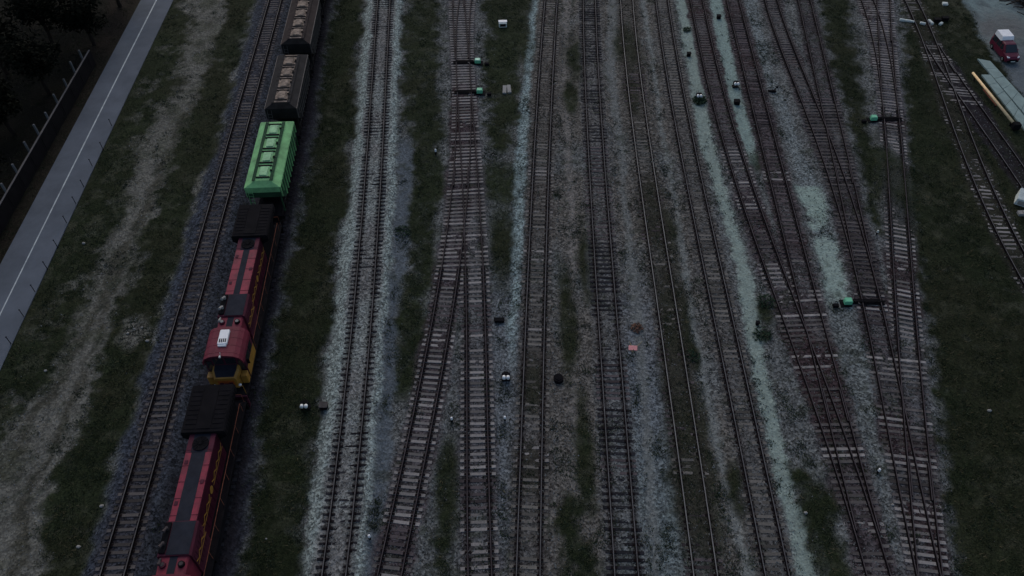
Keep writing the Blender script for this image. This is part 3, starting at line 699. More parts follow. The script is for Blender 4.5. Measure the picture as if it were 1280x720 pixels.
    for q in (11.05, 12.05):
        h_ = MB(); h_.cyl((.72, q, 4.6), (.72, q, 4.85), .09, .11, 10); h_.cyl((.72, q, 4.82), (.72 + .12, q + .3, 4.9), .06, .12, 10); h_.build('exhaust_pipe', M[fit], root)
    # narrow hood behind the cab
    mb = MB(); mb.prism(hoodprof(.91, 4.34, .1), 12.75, 14.1); mb.build('rear_cab_hood', M['red'], root)
    st = MB(); st.box(-.24, .24, 12.77, 14.05, 4.35, 4.366); st.build('walkway_strip', M['roof_black'], root)
    for sx in (-1, 1):
        v = MB(); v.cyl((sx * .58, 13.3, 4.34), (sx * .58, 13.3, 4.5), .22, .2, 14); v.cyl((sx * .58, 13.3, 4.5), (sx * .58, 13.3, 4.53), .13, .13, 10, 1); v.build('roof_vent', [M['red_dark'] if sx > 0 else M['black_paint'], M[fit]], root)
    hn = MB(); hn.cyl((.75, 12.9, 4.5), (.75, 13.35, 4.58), .05, .11, 10); hn.cyl((.75, 12.95, 4.34), (.75, 12.95, 4.5), .03, .03, 6); hn.build('horn', M[fit], root)
    # cab with a curved roof
    rp = [(-1.54, 3.72), (-1.50, 4.02), (-1.3, 4.38), (-.95, 4.60), (-.5, 4.70), (0, 4.73), (.5, 4.70), (.95, 4.60), (1.3, 4.38), (1.50, 4.02), (1.54, 3.72)]
    mb = MB(); mb.prism([(-1.5, 1.622), (-1.5, 3.72), (-1.44, 4.0), (-1.25, 4.33), (-.92, 4.55), (0, 4.66), (.92, 4.55), (1.25, 4.33), (1.44, 4.0), (1.5, 3.72), (1.5, 1.622)], 14.1, 16.55)
    cab = mb.build('cab', M['red_dark'], root)  # walls in a darker red than the roof, shade put into the colour
    mb = MB(); rin = [(x * .955, z - .06) for x, z in rp]
    mb.loft([[(x, 14.02, z) for x, z in rp] + [(x, 14.02, z) for x, z in rin[::-1]], [(x, 16.85, z) for x, z in rp] + [(x, 16.85, z) for x, z in rin[::-1]]])
    for q in range(4): mb.loft([[(x, 14.3 + q * .72, z + .003) for x, z in rp] + [(x * .99, 14.3 + q * .72, z - .02) for x, z in rp[::-1]], [(x, 14.34 + q * .72, z + .018) for x, z in rp] + [(x * .99, 14.34 + q * .72, z - .02) for x, z in rp[::-1]]])
    mb.build('roof', M['cab_red'], cab)
    for (x0, x1) in ((-1.38, -.98), (-.85, -.08), (.08, .85), (.98, 1.38)):
        w = MB(); w.box(x0, x1, 16.55, 16.58, 3.35 if abs(x0 + x1) < 1.2 else 2.6, 4.05 if abs(x0 + x1) < 1.2 else 3.75); w.build('window', M['glass'], cab)
    for sx in (-1, 1):
        for (y0, y1) in ((14.5, 15.2), (15.35, 16.15)): w = MB(); w.box(sx * 1.51 - .012, sx * 1.51 + .012, y0, y1, 2.85, 3.6); w.build('window', M['glass'], cab)
        mr_ = MB(); mr_.box(sx * 1.62 - .1, sx * 1.62 + .1, 16.2, 16.26, 2.9, 3.4); mr_.build('mirror', M['steel_dark'], cab)
        yp = MB(); yp.box(sx * 1.522 - .006, sx * 1.522 + .006, 14.15, 16.5, 1.7, 2.75); yp.build('side_panel', M['yellow'], cab)
    nu = MB(); nu.cyl((0, 16.8, 4.75), (0, 17.0, 4.72), .05, .09, 10); nu.tube([(-.02, 16.7, 4.7), (-.02, 16.7, 4.95)], .02, 5); nu.build('antenna', M['offwhite'], cab)
    acu = MB(); acu.box(-.36, .36, 14.45, 15.85, 4.69, 4.93, 0, .05); acu.box(-.31, .31, 15.85, 15.98, 4.70, 4.86, 0, .02)
    a_o = acu.build('air_conditioner', M['white'], root)
    g2 = MB()
    for q in range(4): g2.box(-.27 + q * .145, -.27 + q * .145 + .09, 15.35, 15.72, 4.926, 4.938)
    g2.build('vent_slot', M['black_paint'], a_o)
    # short nose
    mb = MB(); w0, w1 = 1.02, .82
    mb.loft([[(-w0, 16.55, 1.622), (-w0, 16.55, 3.05), (-w0 + .14, 16.55, 3.22), (w0 - .14, 16.55, 3.22), (w0, 16.55, 3.05), (w0, 16.55, 1.622)],
             [(-w0, 17.0, 1.622), (-w0, 17.0, 2.98), (-w0 + .14, 17.0, 3.14), (w0 - .14, 17.0, 3.14), (w0, 17.0, 2.98), (w0, 17.0, 1.622)],
             [(-w1, 17.6, 1.622), (-w1, 17.6, 2.7), (-w1 + .12, 17.6, 2.88), (w1 - .12, 17.6, 2.88), (w1, 17.6, 2.7), (w1, 17.6, 1.622)]])
    nose = mb.build('nose', M['yellow'], root)
    nt_ = MB(); nt_.add([(-.84, 16.56, 3.232), (.84, 16.56, 3.232), (.84, 17.0, 3.152), (-.84, 17.0, 3.152), (.66, 17.5, 2.935), (-.66, 17.5, 2.935), (-.84, 16.56, 3.20), (.84, 16.56, 3.20), (.84, 17.0, 3.12), (-.84, 17.0, 3.12), (.66, 17.5, 2.9), (-.66, 17.5, 2.9)], [(0, 1, 2, 3), (3, 2, 4, 5), (6, 9, 8, 7), (9, 11, 10, 8), (0, 6, 7, 1), (1, 7, 8, 2), (2, 8, 10, 4), (4, 10, 11, 5), (5, 11, 9, 3), (3, 9, 6, 0)]); nt_.build('nose_top', M['roof_black'], nose)
    em = MB(); em.box(-.62, .62, 17.6, 17.63, 1.85, 2.62, 0, .012); em.build('front_panel', M['orange'], nose)
    for (x0, x1, z0, z1) in ((-.5, -.2, 2.05, 2.4), (.2, .5, 2.05, 2.4), (-.16, .16, 2.1, 2.3)): e2 = MB(); e2.box(x0, x1, 17.632, 17.645, z0, z1); e2.build('grille', M['red_dark'], nose)
    for sx in (-1, 1):
        h2 = MB(); h2.cyl((sx * .95, 17.55, 2.0), (sx * .95, 17.7, 2.0), .11, .11, 12); h2.build('headlight', M['lamp'], nose)
        sb = MB(); sb.box(sx * 1.27 - .24, sx * 1.27 + .24, 16.62, 17.2, 1.625, 2.55, 0, .04); sb.build('sand_box', M['yellow'], root)
    # the yellow stripe along the hood
    for sx in (-1, 1):
        for ya, yb, xo in ((4.1, 7.15, .945), (8.05, 10.4, .945), (10.5, 12.7, 1.097)):
            mb = MB(); n = int((yb - ya) / .35); xo *= sx       # a zigzag band
            for i in range(n):
                y = ya + i * (yb - ya) / n; yn = ya + (i + 1) * (yb - ya) / n; z, zn = (3.0, 3.28) if i % 2 else (3.28, 3.0)
                mb.loft([[(xo - .008, y, z), (xo + .008, y, z), (xo + .008, y, z + .12), (xo - .008, y, z + .12)], [(xo - .008, yn, zn), (xo + .008, yn, zn), (xo + .008, yn, zn + .12), (xo - .008, yn, zn + .12)]])
            mb.box(xo - .006, xo + .006, ya, yb, 2.86, 2.93); mb.build('stripe', M['yellow'], root)
        eo = MB(); eo.cyl((sx * .93, 7.6, 3.1), (sx * .96, 7.6, 3.1), .28, .28, 20); eo.build('round_emblem', M['yellow'], root)
        # walkway handrail
        hr = MB()
        for q in range(8): hr.tube([(sx * 1.46, .4 + q * 1.9, 1.62), (sx * 1.46, .4 + q * 1.9, 2.65)], .022, 5)
        hr.tube([(sx * 1.46, .4, 2.65), (sx * 1.46, 13.7, 2.65)], .022, 5); hr.build('handrail', M['rusty'], root)
    for y in (-.45, 18.15):
        hr = MB()
        for xx in (-1.4, -.6, .6, 1.4): hr.tube([(xx, y, 1.62), (xx, y, 2.6)], .022, 5)
        hr.tube([(-1.4, y, 2.6), (-.6, y, 2.6)], .022, 5); hr.tube([(.6, y, 2.6), (1.4, y, 2.6)], .022, 5); hr.build('handrail', M['yellow'] if y > 1 else M['rusty'], root)
    return root
LPITCH = 19.35
locomotive(52.75, 'dark red locomotive with whitish air conditioner on its cab roof, coupled to the green wagon', .25, 'concrete')
locomotive(52.75 - LPITCH, 'second red locomotive at the bottom edge, with a broad black strip along its hood', .47, 'dust_grey')

def hopper(Yc, label, paint, top, boards, hatch, rib, seed, endm):
    x, rz = on_a2(Yc); r = random.Random(seed)
    root = thing('hopper_wagon', label, 'hopper wagon', (x, Yc, TZ), rz, 'covered hopper wagons behind the locomotives')
    mb = MB(); mb.box(-1.2, 1.2, -5.6, 5.6, 1.0, 1.22, 0, .02); mb.box(-.25, .25, -5.6, 5.6, .8, 1.0)
    for y in (-5.6, 5.5): mb.box(-1.5, 1.5, y, y + .1, .85, 1.25)
    mb.build('underframe', M['steel_dark'], root)
    bogie(root, -4.0, 2, .05); bogie(root, 4.0, 2, .05); coupler(root, -5.6, -.42); coupler(root, 5.6, .42)
    HL, W = 4.92, 1.56
    mb = MB()
    def ring(y, zl): return [(-W, y, zl), (W, y, zl), (W, y, 3.72), (-W, y, 3.72)]
    # body with ends sloping inward towards the hoppers
    v = [(-W, -HL, 4.2), (W, -HL, 4.2), (W, HL, 4.2), (-W, HL, 4.2), (-W, -HL, 3.0), (W, -HL, 3.0), (W, HL, 3.0), (-W, HL, 3.0), (-W, -3.5, 1.9), (W, -3.5, 1.9), (W, 3.5, 1.9), (-W, 3.5, 1.9), (-.9, -2.8, 1.2), (.9, -2.8, 1.2), (.9, 2.8, 1.2), (-.9, 2.8, 1.2)]
    f = []
    for k in range(3):
        for i in range(4): j = (i + 1) % 4; f.append((k * 4 + i, k * 4 + j, k * 4 + 4 + j, k * 4 + 4 + i))
    f += [(3, 2, 1, 0), (12, 13, 14, 15)]
    mb.add(v, f); body = mb.build('body', paint, root)
    rb = MB()
    for sx in (-1, 1):
        for q in range(13):
            y = -4.8 + q * .8; zl = 3.0 - max(0, 0) if abs(y) > 3.6 else 1.95
            rb.box(sx * (W + .05) - .05, sx * (W + .05) + .05, y - .045, y + .045, zl, 4.12)
        rb.box(sx * (W + .04) - .05, sx * (W + .04) + .05, -HL, HL, 4.10, 4.19)
    rb.build('side_ribs', rib, body)
    for e in (-1, 1):
        ep = MB(); ep.box(-W + .02, W - .02, e * (HL + .015) - .012, e * (HL + .015) + .012, 3.62, 4.18); ep.build('end_panel', endm, body)
    # roof: flat top, long slopes, hipped ends
    fw, zt, ze = .70, 4.58, 4.21; n = .55
    v = [(-W - .03, -HL - .03, ze), (W + .03, -HL - .03, ze), (W + .03, HL + .03, ze), (-W - .03, HL + .03, ze), (-fw, -HL + n, zt), (fw, -HL + n, zt), (fw, HL - n, zt), (-fw, HL - n, zt)]
    mb = MB(); mb.add(v, [(0, 1, 5, 4), (1, 2, 6, 5), (2, 3, 7, 6), (3, 0, 4, 7), (4, 5, 6, 7), (3, 2, 1, 0)])
    roof = mb.build('roof', [top, endm], root)
    for p in roof.data.polygons:
        if abs(p.normal.y) > .5: p.material_index = 1
    for sx in (-1, 1):
        w = MB(); w.box(sx * .80 - .15, sx * .80 + .15, -HL + .55, HL - .55, 4.585, 4.62)
        for q in range(14): w.box(sx * .80 - .12, sx * .80 + .12, -HL + .75 + q * .66, -HL + .81 + q * .66, 4.62, 4.635)
        w.build('walkway_board', boards, root)
    for q in range(4):
        y = -3.15 + q * 2.1
        h = MB(); h.box(-.44, .44, y - .72, y + .72, 4.58, 4.64, 0, .02); h.box(-.36, .36, y - .62, y + .62, 4.64, 4.72, 0, .04)
        hh = h.build('hatch', hatch, root)
        [(lambda b2: (b2.box(-.62, .62, y + e2 * .82 - .06, y + e2 * .82 + .06, 4.582, 4.68), b2.build('hatch_frame', M['wag_dark'], hh)))(MB()) for e2 in (-1, 1)]
        l = MB(); l.cyl((-.62, y + r.uniform(-.3, .3), 4.6), (-.62, y, 4.76), .10, .08, 8); l.build('hatch_lock', M['wag_dark'], hh)
    for e in (-1, 1):
        la = MB()
        for sx in (.95, 1.35): la.tube([(sx * e, e * 5.45, 1.2), (sx * e, e * (HL + .1), 4.1)], .02, 5)
        for q in range(8): t = q / 8 + .06; yy = e * (5.45 + (HL + .1 - 5.45) * t); la.tube([(.95 * e, yy, 1.2 + 2.6 * t), (1.35 * e, yy, 1.2 + 2.6 * t)], .018, 5)
        la.build('ladder', rib, root)
        for sx in (-1, 1):
            po = MB(); po.box(sx * 1.45 - .06, sx * 1.45 + .06, e * 4.86 - .06, e * 4.86 + .06, 1.22, 3.1); po.build('end_post', paint, root)
    if hatch is M['cement']:
        du = MB(); du.box(-.66, .66, -HL + .6, HL - .6, 4.581, 4.592); du.build('roof_dust', M['cement'], roof)
    return root
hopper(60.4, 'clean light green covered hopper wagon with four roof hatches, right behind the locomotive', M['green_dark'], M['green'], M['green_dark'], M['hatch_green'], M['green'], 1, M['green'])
hopper(72.45, 'grimy dark hopper wagon with pale cement dust on its roof, next after the green one', M['wag_dark'], M['grey_wagon'], M['grey_wagon'], M['cement'], M['rib_light'], 2, M['wag_dark'])
hopper(84.5, 'grey dust-topped hopper wagon, second behind the green one', M['wag_dark'], M['grey_wagon2'], M['grey_wagon2'], M['cement'], M['rib_light'], 3, M['wag_dark'])
hopper(96.55, 'dark hopper wagon cut by the top edge of the picture', M['wag_dark'], M['wag_dark'], M['wag_dark'], M['grey_wagon'], M['wag_dark'], 4, M['wag_dark'])

# ------------------------------------------------------------------ small yard things
def at(px, py, z=0.): 
    x, y = gp(px, py, z); return (x, y, gz(x, y) if abs(x) < 83 and 9 < y < 120 else 0.)
def switch_machine(px, py, reach, label, pale=False, rods=1):
    x, y, z = at(px, py, .4); s = 1 if reach > 0 else -1
    root = thing('switch_machine', label, 'switch machine', (x, y, z), 0, 'point machines beside the turnouts')
    m = MB(); m.box(-.34, .34, -.24, .24, .12, .52, 0, .04); m.build('case', M['machine_green'] if not pale else M['machine_green'], root)
    m = MB(); m.box(-.29, .29, -.25, .25, .52, .60, 0, .03); m.build('lid', M['machine_pale'] if pale else M['machine_green'], root)
    m = MB(); m.box(-.62, .62, -.42, .42, .0, .11, 0, .02); m.box(-s * 1.1 - .25, -s * 1.1 + .25, -.5, -.15, .0, .3, 0, .04); m.box(s * .35, s * .9, -.14, .14, .11, .3); m.build('base_frame', M['black_paint'], root)
    tz = .36 - z
    m = MB(); m.box(min(s * .5, reach), max(s * .5, reach), -.06, .06, tz - .06, tz + .02); m.box(min(s * .5, reach * .9), max(s * .5, reach * .9), .16, .24, tz - .06, tz + .01); m.box(min(s*1.2, reach), max(s*1.2, reach), -.28, .28, tz - .2, tz - .17); m.build('operating_rod', M['black_paint'], root)
    return root
switch_machine(597, 76, -2.9, 'switch machine with pale top right of the double turnout, farther of its pair', True)
switch_machine(599.5, 113.5, -2.9, 'switch machine with green top right of the double turnout, nearer of its pair')
switch_machine(1092.5, 147, 3.1, 'switch machine with green top beside the grass strip at the upper right')
switch_machine(1060.5, 376, 3.2, 'bright green switch machine at the lower end of a pale gravel patch')

def signal(px, py, label, rz=0.):
    x, y, z = at(px, py, .6)
    root = thing('dwarf_signal', label, 'signal', (x, y, z), rz, 'low double-lamp shunting signals')
    m = MB(); m.box(-.36, .36, -.25, .25, -.05, .14, 0, .03); m.build('footing', M['steel_dark'], root)
    m = MB(); m.cyl((0, 0, .14), (0, 0, .4), .09, .09, 10); m.build('post', M['steel_dark'], root)
    m = MB(); m.box(-.34, .34, -.16, .16, .36, .72, 0, .05); hd = m.build('lamp_case', M['black_paint'], root)
    for sx in (-1, 1):
        m = MB(); m.cyl((sx * .165, -.16, .60), (sx * .165, -.40, .60), .14, .145, 14); l = m.build('lamp_hood', M['dusk_lens'], hd, True)
        m = MB(); m.cyl((sx * .165, -.395, .60), (sx * .165, -.405, .60), .10, .10, 14); m.build('lens', M['lamp'], l)
    m = MB(); m.box(-.2, .2, .16, .3, .38, .66, 0, .03); m.build('back_box', M['steel_dark'], hd)
    return root
signal(380.5, 504, 'low signal with two white lamp hoods in the grass right of the train')
signal(632.5, 468, 'low signal with two white lamp hoods on gravel in the middle of the yard')
signal(874, 118, 'low signal with two small white hoods by a dark shrub on a pale strip')
signal(920.5, 103, 'low signal with two white hoods on the second pale strip, dark box below it')

def cabinet(px, py, label, m_, sx=.3, sy=.25, h=.45, name='relay_box', lid=None, cat='box', rz=0.):
    x, y, z = at(px, py, h * .5); root = thing(name, label, cat, (x, y, z), rz)
    a = MB(); a.box(-sx, sx, -sy, sy, -.05, h, 0, .04); a.box(-sx * .7, sx * .7, -sy - .02, -sy, h * .2, h * .8); a.build('case', m_, root)
    a = MB(); a.box(-sx - .04, sx + .04, -sy - .04, sy + .04, h, h + .06, 0, .02); a.build('lid', lid or m_, root)
    return root
cabinet(405, 509, 'small grey box at the edge of pale ballast beside a low signal', M['steel_dark'], .3, .25, .4, lid=M['timber_grey'])
cabinet(624, 401, 'flat black box on gravel left of the mossy track', M['black_paint'], .42, .16, .25, 'trackside_box')
cabinet(921, 128, 'black box standing alone on the second pale strip', M['black_paint'], .3, .28, .4, 'trackside_box')
cabinet(898.5, 21, 'small black box near the top of the second pale strip', M['black_paint'], .24, .24, .4, 'trackside_box')
cabinet(861, 68, 'small black box half in plants on the first pale strip', M['black_paint'], .22, .2, .4, 'trackside_box')
cabinet(947, 404, 'tiny black box on the first pale gravel strip near the middle', M['black_paint'], .14, .14, .3, 'trackside_box')
# black round drum
x, y, z = at(698, 475); m = MB()
m.cyl((0, 0, -.05), (0, 0, .32), .42, .40, 20); m.cyl((0, 0, .32), (0, 0, .36), .28, .26, 16)
o = m.build('cable_drum', M['black_paint']); o.location = (x, y, z); tag(o, 'squat black drum lying on gravel between two tracks', 'drum')
# hand switch stand on the third strip
x, y, z = at(965, 115); root = thing('switch_stand', 'black hand lever stand lying low beside the track at the upper right', 'lever', (x, y, z))
m = MB(); m.box(-.5, .4, -.16, .16, -.02, .2, 0, .03); m.build('base', M['black_paint'], root)
m = MB(); m.tube([(.1, 0, .2), (.45, 0, .6)], .035, 6); m.cyl((.42, -.05, .6), (.42, .05, .6), .12, .12, 10); m.build('lever_arm', M['black_paint'], root)

def fouling_post(px, py, label, h=.55, c='white'):
    x, y, z = at(px, py, h * .7); root = thing('fouling_post', label, 'marker post', (x, y, z), 0, 'short white-topped marker posts')
    m = MB(); m.cyl((0, 0, -.05), (0, 0, h * .6), .085, .085, 10); m.build('post', M['steel_dark'], root)
    m = MB(); m.cyl((0, 0, h * .6), (0, 0, h), .10, .085, 10); m.cyl((0, 0, h), (0, 0, h + .03), .085, .04, 10); m.build('cap', M[c], root)
fouling_post(564.5, 523.5, 'short white-topped post right of the curving track, below the middle')
fouling_post(631, 522, 'short white-topped post just below the middle low signal')
fouling_post(462, 672, 'short white-topped post at the bottom beside the pale ballast')
fouling_post(544.5, 189, 'short white-topped post left of the double turnout', .7)
fouling_post(1099, 588, 'short white-topped post between the two right merging tracks')
fouling_post(1097, 290, 'short white-topped post at the end of the grass strip', .5, 'offwhite')

# red board on a stake
x, y, z = at(791, 444); root = thing('stop_board', 'small bright pinkish red board on a thin stake between tracks', 'board', (x, y, z))
m = MB(); m.box(-.36, .36, -.03, .03, .25, .66, 0, .015); bd = m.build('board', M['pink'], root)
bd.rotation_euler = (R(-72), 0, R(-4)); bd.location = (0, .1, .1)
m = MB(); m.cyl((0, .05, -.1), (0, .12, .6), .03, .03, 8); m.build('stake', M['stake'], root)
x, y, z = at(795, 434); m = MB(); m.cyl((-.45, -.6, .05), (.55, .5, .12), .035, .025, 6); m.cyl((-.5, .55, .04), (-.25, -.5, .12), .03, .02, 6)
o = m.build('wooden_stake', M['stake']); o.location = (x, y, z); tag(o, 'thin broken wooden stakes lying crossed behind the red board', 'stakes')
# rusty tuft of dry weeds
def plant(name, label, cat, px, py, r, h, n, m_, seed, group=None, stem=True):
    rr = random.Random(seed); x, y, z = at(px, py); root = thing(name, label, cat, (x, y, z), 0, group)
    f = MB(); s = MB()
    for i in range(n):
        a = rr.random() * 6.283; q = math.sqrt(rr.random()) * r; hh = h * (1 - .6 * (q / r) ** 2) * rr.uniform(.25, 1)
        c = Vector((q * math.cos(a), q * math.sin(a), hh)); l = rr.uniform(.08, .2)
        u = Vector((rr.gauss(0, 1), rr.gauss(0, 1), rr.gauss(0, .5))).normalized() * l; w = Vector((rr.gauss(0, 1), rr.gauss(0, 1), rr.gauss(0, .6))).normalized() * l * .5
        f.add([c - u, c + w, c + u, c - w], [(0, 1, 2, 3)])
        if i % 12 == 0: s.tube([(c.x * .15, c.y * .15, -.05), (c.x * .6, c.y * .6, c.z * .6), (c.x, c.y, c.z)], .014, 4)
    f.build('foliage', m_, root); s.build('stem', M['bark'], root)
    return root
plant('dry_bush', 'reddish brown dry weed clump above the red board', 'dry plant', 796, 411, .5, .5, 110, M['dry_leaf'], 5)
plant('shrub', 'dark green shrub on the first pale strip below a low signal', 'shrub', 874, 127, .8, .6, 380, M['leaf_shrub'], 6, 'shrubs on the pale strips')
plant('shrub', 'dark shrub at the left edge of the first pale strip, upper part', 'shrub', 859, 38, .6, .4, 120, M['leaf_shrub'], 8, 'shrubs on the pale strips')
plant('shrub', 'dark shrub patch crossing the first pale strip right of the middle', 'shrub', 952, 419, .9, .3, 130, M['leaf_shrub'], 9, 'shrubs on the pale strips')
plant('shrub', 'dark shrub at the right edge of the first pale strip just above the crossing weeds', 'shrub', 957, 378, .8, .35, 130, M['leaf_shrub'], 10, 'shrubs on the pale strips')
plant('shrub', 'dark shrub by the overgrown track below the orange-brown tuft', 'shrub', 866, 446, .6, .25, 60, M['leaf_shrub'], 11)
plant('shrub', 'low dark bush at the edge of the walkway right of the pale ballast', 'shrub', 503, 290, .8, .4, 150, M['leaf_shrub'], 12)

# cabinet and slabs in the grass patch
x, y, z = at(628.5, 30, .3); root = thing('metal_cabinet', 'pale box with whitish lid alone in the dark grass patch, upper middle', 'cabinet', (x, y, z), R(3))
m = MB(); m.box(-.5, .5, -.35, .35, -.05, .55, 0, .04); m.build('case', M['offwhite'], root)
m = MB(); m.box(-.54, .54, -.1, .4, .55, .62, 0, .02); m.build('lid', M['white'], root)
m = MB(); m.box(-.36, .36, -.37, -.35, .12, .46); m.build('door', M['steel_dark'], root)
for dx, lab in ((-.24, 'left of two pale concrete slabs lying side by side in grass'), (.24, 'right of two pale concrete slabs lying side by side in grass')):
    x, y, z = at(633.5, 113); m = MB(); m.box(-.22, .22, -.75, .75, -.05, .16, 0, .03); o = m.build('concrete_slab', M['concrete']); o.location = (x + dx * 1.05, y + (.12 if dx > 0 else 0), z); o.rotation_euler = (0, 0, R(4 if dx > 0 else -1)); tag(o, lab, 'slab', 'slab pair in the grass')

# white painted stones / beams beside the siding
for i, (p0, p1, lab) in enumerate([((1124, 26), (1131, 27), 'white beam end nearest the two-branch turnout, row across the siding'), ((1131, 27), (1142, 29), 'longest white beam of the row left of the siding'), ((1149, 30.5), (1156, 32), 'white beam lying between the rails of the siding'), ((1160, 27), (1165, 32), 'short tilted white beam just right of the siding rails'), ((1174, 32), (1177, 30), 'small pale stub of beam right of the siding in grass'), ((1177.5, 6), (1184, 6.5), 'single pale block at the top edge in the right grass')]):
    a = Vector(at(*p0)); b_ = Vector(at(*p1)); d = b_ - a; m = MB(); L = d.length; w = .16 if i != 5 else .3
    m.box(0, L, -w, w, -.05, .2, 0, .03); m.box(L * .1, L * .9, -w * .5, w * .5, .2, .24)
    o = m.build('white_beam', M['offwhite']); o.location = (a.x, a.y, max(a.z, .08)); o.rotation_euler = (0, 0, math.atan2(d.y, d.x)); tag(o, lab, 'beam', 'white beams by the siding')
for px, py, lab in ((1171, 26, 'black hand lever stand right of the white beams'), (1181, 24, 'black low box right of the lever stand by white beams')):
    cabinet(px, py, lab, M['black_paint'], .4, .25, .4, 'switch_stand', cat='lever')

# pale slabs, pole with counterweight
def longslab(pts, label, h=.14):
    c = [Vector((*gp(*p), 0)) for p in pts]; m = MB()
    o0 = c[0].copy(); zb = .06
    n = 7
    for i in range(n):
        t0, t1 = i / n + (.004 if i else 0), (i + 1) / n
        q = [c[0].lerp(c[3], t0), c[1].lerp(c[2], t0), c[1].lerp(c[2], t1), c[0].lerp(c[3], t1)]
        zz = zb + h + .006 * math.sin(i * 2.1)
        m.loft([[(p.x - o0.x, p.y - o0.y, -.1) for p in q], [(p.x - o0.x, p.y - o0.y, zz) for p in q]])
    o = m.build('concrete_strip', M['slab']); o.location = o0; return tag(o, label, 'concrete strip', 'pale concrete strips by the parked car')
longslab([(1221, 75), (1237, 78), (1300, 148), (1300, 168)], 'upper pale concrete strip beside the parked car')
longslab([(1226, 95), (1237, 95), (1300, 172), (1300, 190)], 'lower pale concrete strip next to the orange pole')
a = Vector((*gp(1216, 91, .6), .6)); b_ = Vector((*gp(1268, 155, .6), .6))
root = thing('barrier_pole', 'long pale orange pole with a dark counterweight at its lower end', 'pole', (a.x, a.y, 0)); d = b_ - a
m = MB(); m.cyl((0, 0, .6), (d.x, d.y, .6), .13, .15, 12); m.build('pole', M['pole'], root, True)
m = MB(); m.cyl((d.x * .30 - .12, d.y * .30 - .1, .42), (d.x * .62 - .12, d.y * .62 - .1, .42), .07, .07, 8); m.build('stiffener', M['rusty'], root)
e = d * 1.0; m = MB(); m.box(e.x - .25, e.x + .55, e.y - .55, e.y + .15, .15, .85, 0, .08); m.build('counterweight', M['black_paint'], root)
for t in (.08, .6, .95): m = MB(); m.box(d.x * t - .06, d.x * t + .06, d.y * t - .06, d.y * t + .06, 0, .47); m.build('support', M['steel_dark'], root)
# white things cut by the right edge
x, y, z = at(1281, 249, .5); root = thing('equipment_cabinet', 'whitish sloping cabinet cut by the right edge of the picture', 'cabinet', (x, y, z), R(-30))
m = MB(); m.loft([[(-.75, -.7, 0), (.75, -.7, 0), (.75, .7, 0), (-.75, .7, 0)], [(-.7, -.65, .7), (.7, -.65, .7), (.7, .65, 1.1), (-.7, .65, 1.1)]]); m.build('case', M['offwhite'], root)
m = MB(); m.box(-.5, .5, -.72, -.68, .1, .55); m.build('door', M['concrete'], root)
x, y, z = at(1278, 268); m = MB(); m.box(-.5, .4, -.3, .3, -.05, .3, 0, .06); m.box(-.1, .3, -.2, .2, .3, .4, 0, .05); o = m.build('concrete_block', M['concrete']); o.location = (x, y, z); tag(o, 'small pale block below the whitish cabinet at right edge', 'block')
# tangle of branches in the far right corner
rr = random.Random(3); x, y, z = at(1275, 3); m = MB()
for i in range(46):
    a = Vector((rr.gauss(0, 1.3), rr.gauss(0, 1.1), rr.random() * .5)); q = rr.gauss(-.6, .5); l = rr.uniform(1, 2.6); m.tube([a, a + Vector((math.cos(q) * l * .5, math.sin(q) * l * .5, rr.uniform(0, .3))), a + Vector((math.cos(q + .2) * l, math.sin(q + .2) * l, rr.uniform(-.1, .3)))], rr.uniform(.03, .09), 5)
o = m.build('branch_pile', M['bark']); o.location = (x, y, 0); tag(o, 'dark tangle of cut branches on gravel in the far right corner', 'branch pile')
# loose pale stones and litter in the left field
k = 0
for px, py, r in ((57.5, 464, .11), (184.5, 427, .13), (128, 634, .14), (98.5, 684, .13), (178, 410, .09), (160, 417, .1), (168, 411, .08), (297, 98, .13), (333, 674, .07), (271.5, 688, .08), (1236, 514, .14), (1007, 642, .12), (105, 305, .14), (1115, 632, .1)):
    x, y, z = at(px, py); m = MB(); rr = random.Random(k); k += 1
    rings = []
    for lv, (zz, q) in enumerate(((-.05, .8), (r * .5, 1.), (r * .9, .75), (r * 1.15, .3))): rings.append([(q * r * 1.3 * math.cos(i * 1.047) * rr.uniform(.8, 1.2), q * r * math.sin(i * 1.047) * rr.uniform(.8, 1.2), zz) for i in range(6)])
    m.loft(rings); o = m.build('boulder', M['concrete']); o.location = (x, y, z); tag(o, 'pale stone lying loose on the ground', 'stone', 'single pale stones on the ground')

# ------------------------------------------------------------------ parked car
cr = gp(1246, 48, .8); cf = gp(1267, 77, .5)
ang = math.atan2(cf[1] - cr[1], cf[0] - cr[0])
cc = ((cr[0] + cf[0]) / 2, (cr[1] + cf[1]) / 2)
car = thing('parked_car', 'dark red small van with whitish rear roof box, parked on the gravel lot', 'car', (cc[0], cc[1], gz(*cc)), ang)
def carring(x, w, zb, zs, zt, wt):   # lower body to belt (zs), greenhouse to roof (zt)
    return [(x, -w * .96, zb), (x, -w, zb + .2), (x, -w, zs), (x, -wt, zt - .06), (x, -wt * .85, zt), (x, wt * .85, zt), (x, wt, zt - .06), (x, w, zs), (x, w, zb + .2), (x, w * .96, zb)]
m = MB()
m.loft([carring(-2.15, .80, .35, .95, 1.05, .72), carring(-2.1, .84, .28, .98, 1.66, .66), carring(-1.2, .86, .25, .98, 1.74, .68), carring(.35, .87, .25, .98, 1.74, .68), carring(.55, .87, .25, .98, 1.70, .68), carring(1.28, .86, .25, .97, 1.04, .74), carring(1.9, .82, .27, .84, .90, .68), carring(2.12, .72, .32, .66, .70, .6)])
m.build('body', M['car_red'], car)
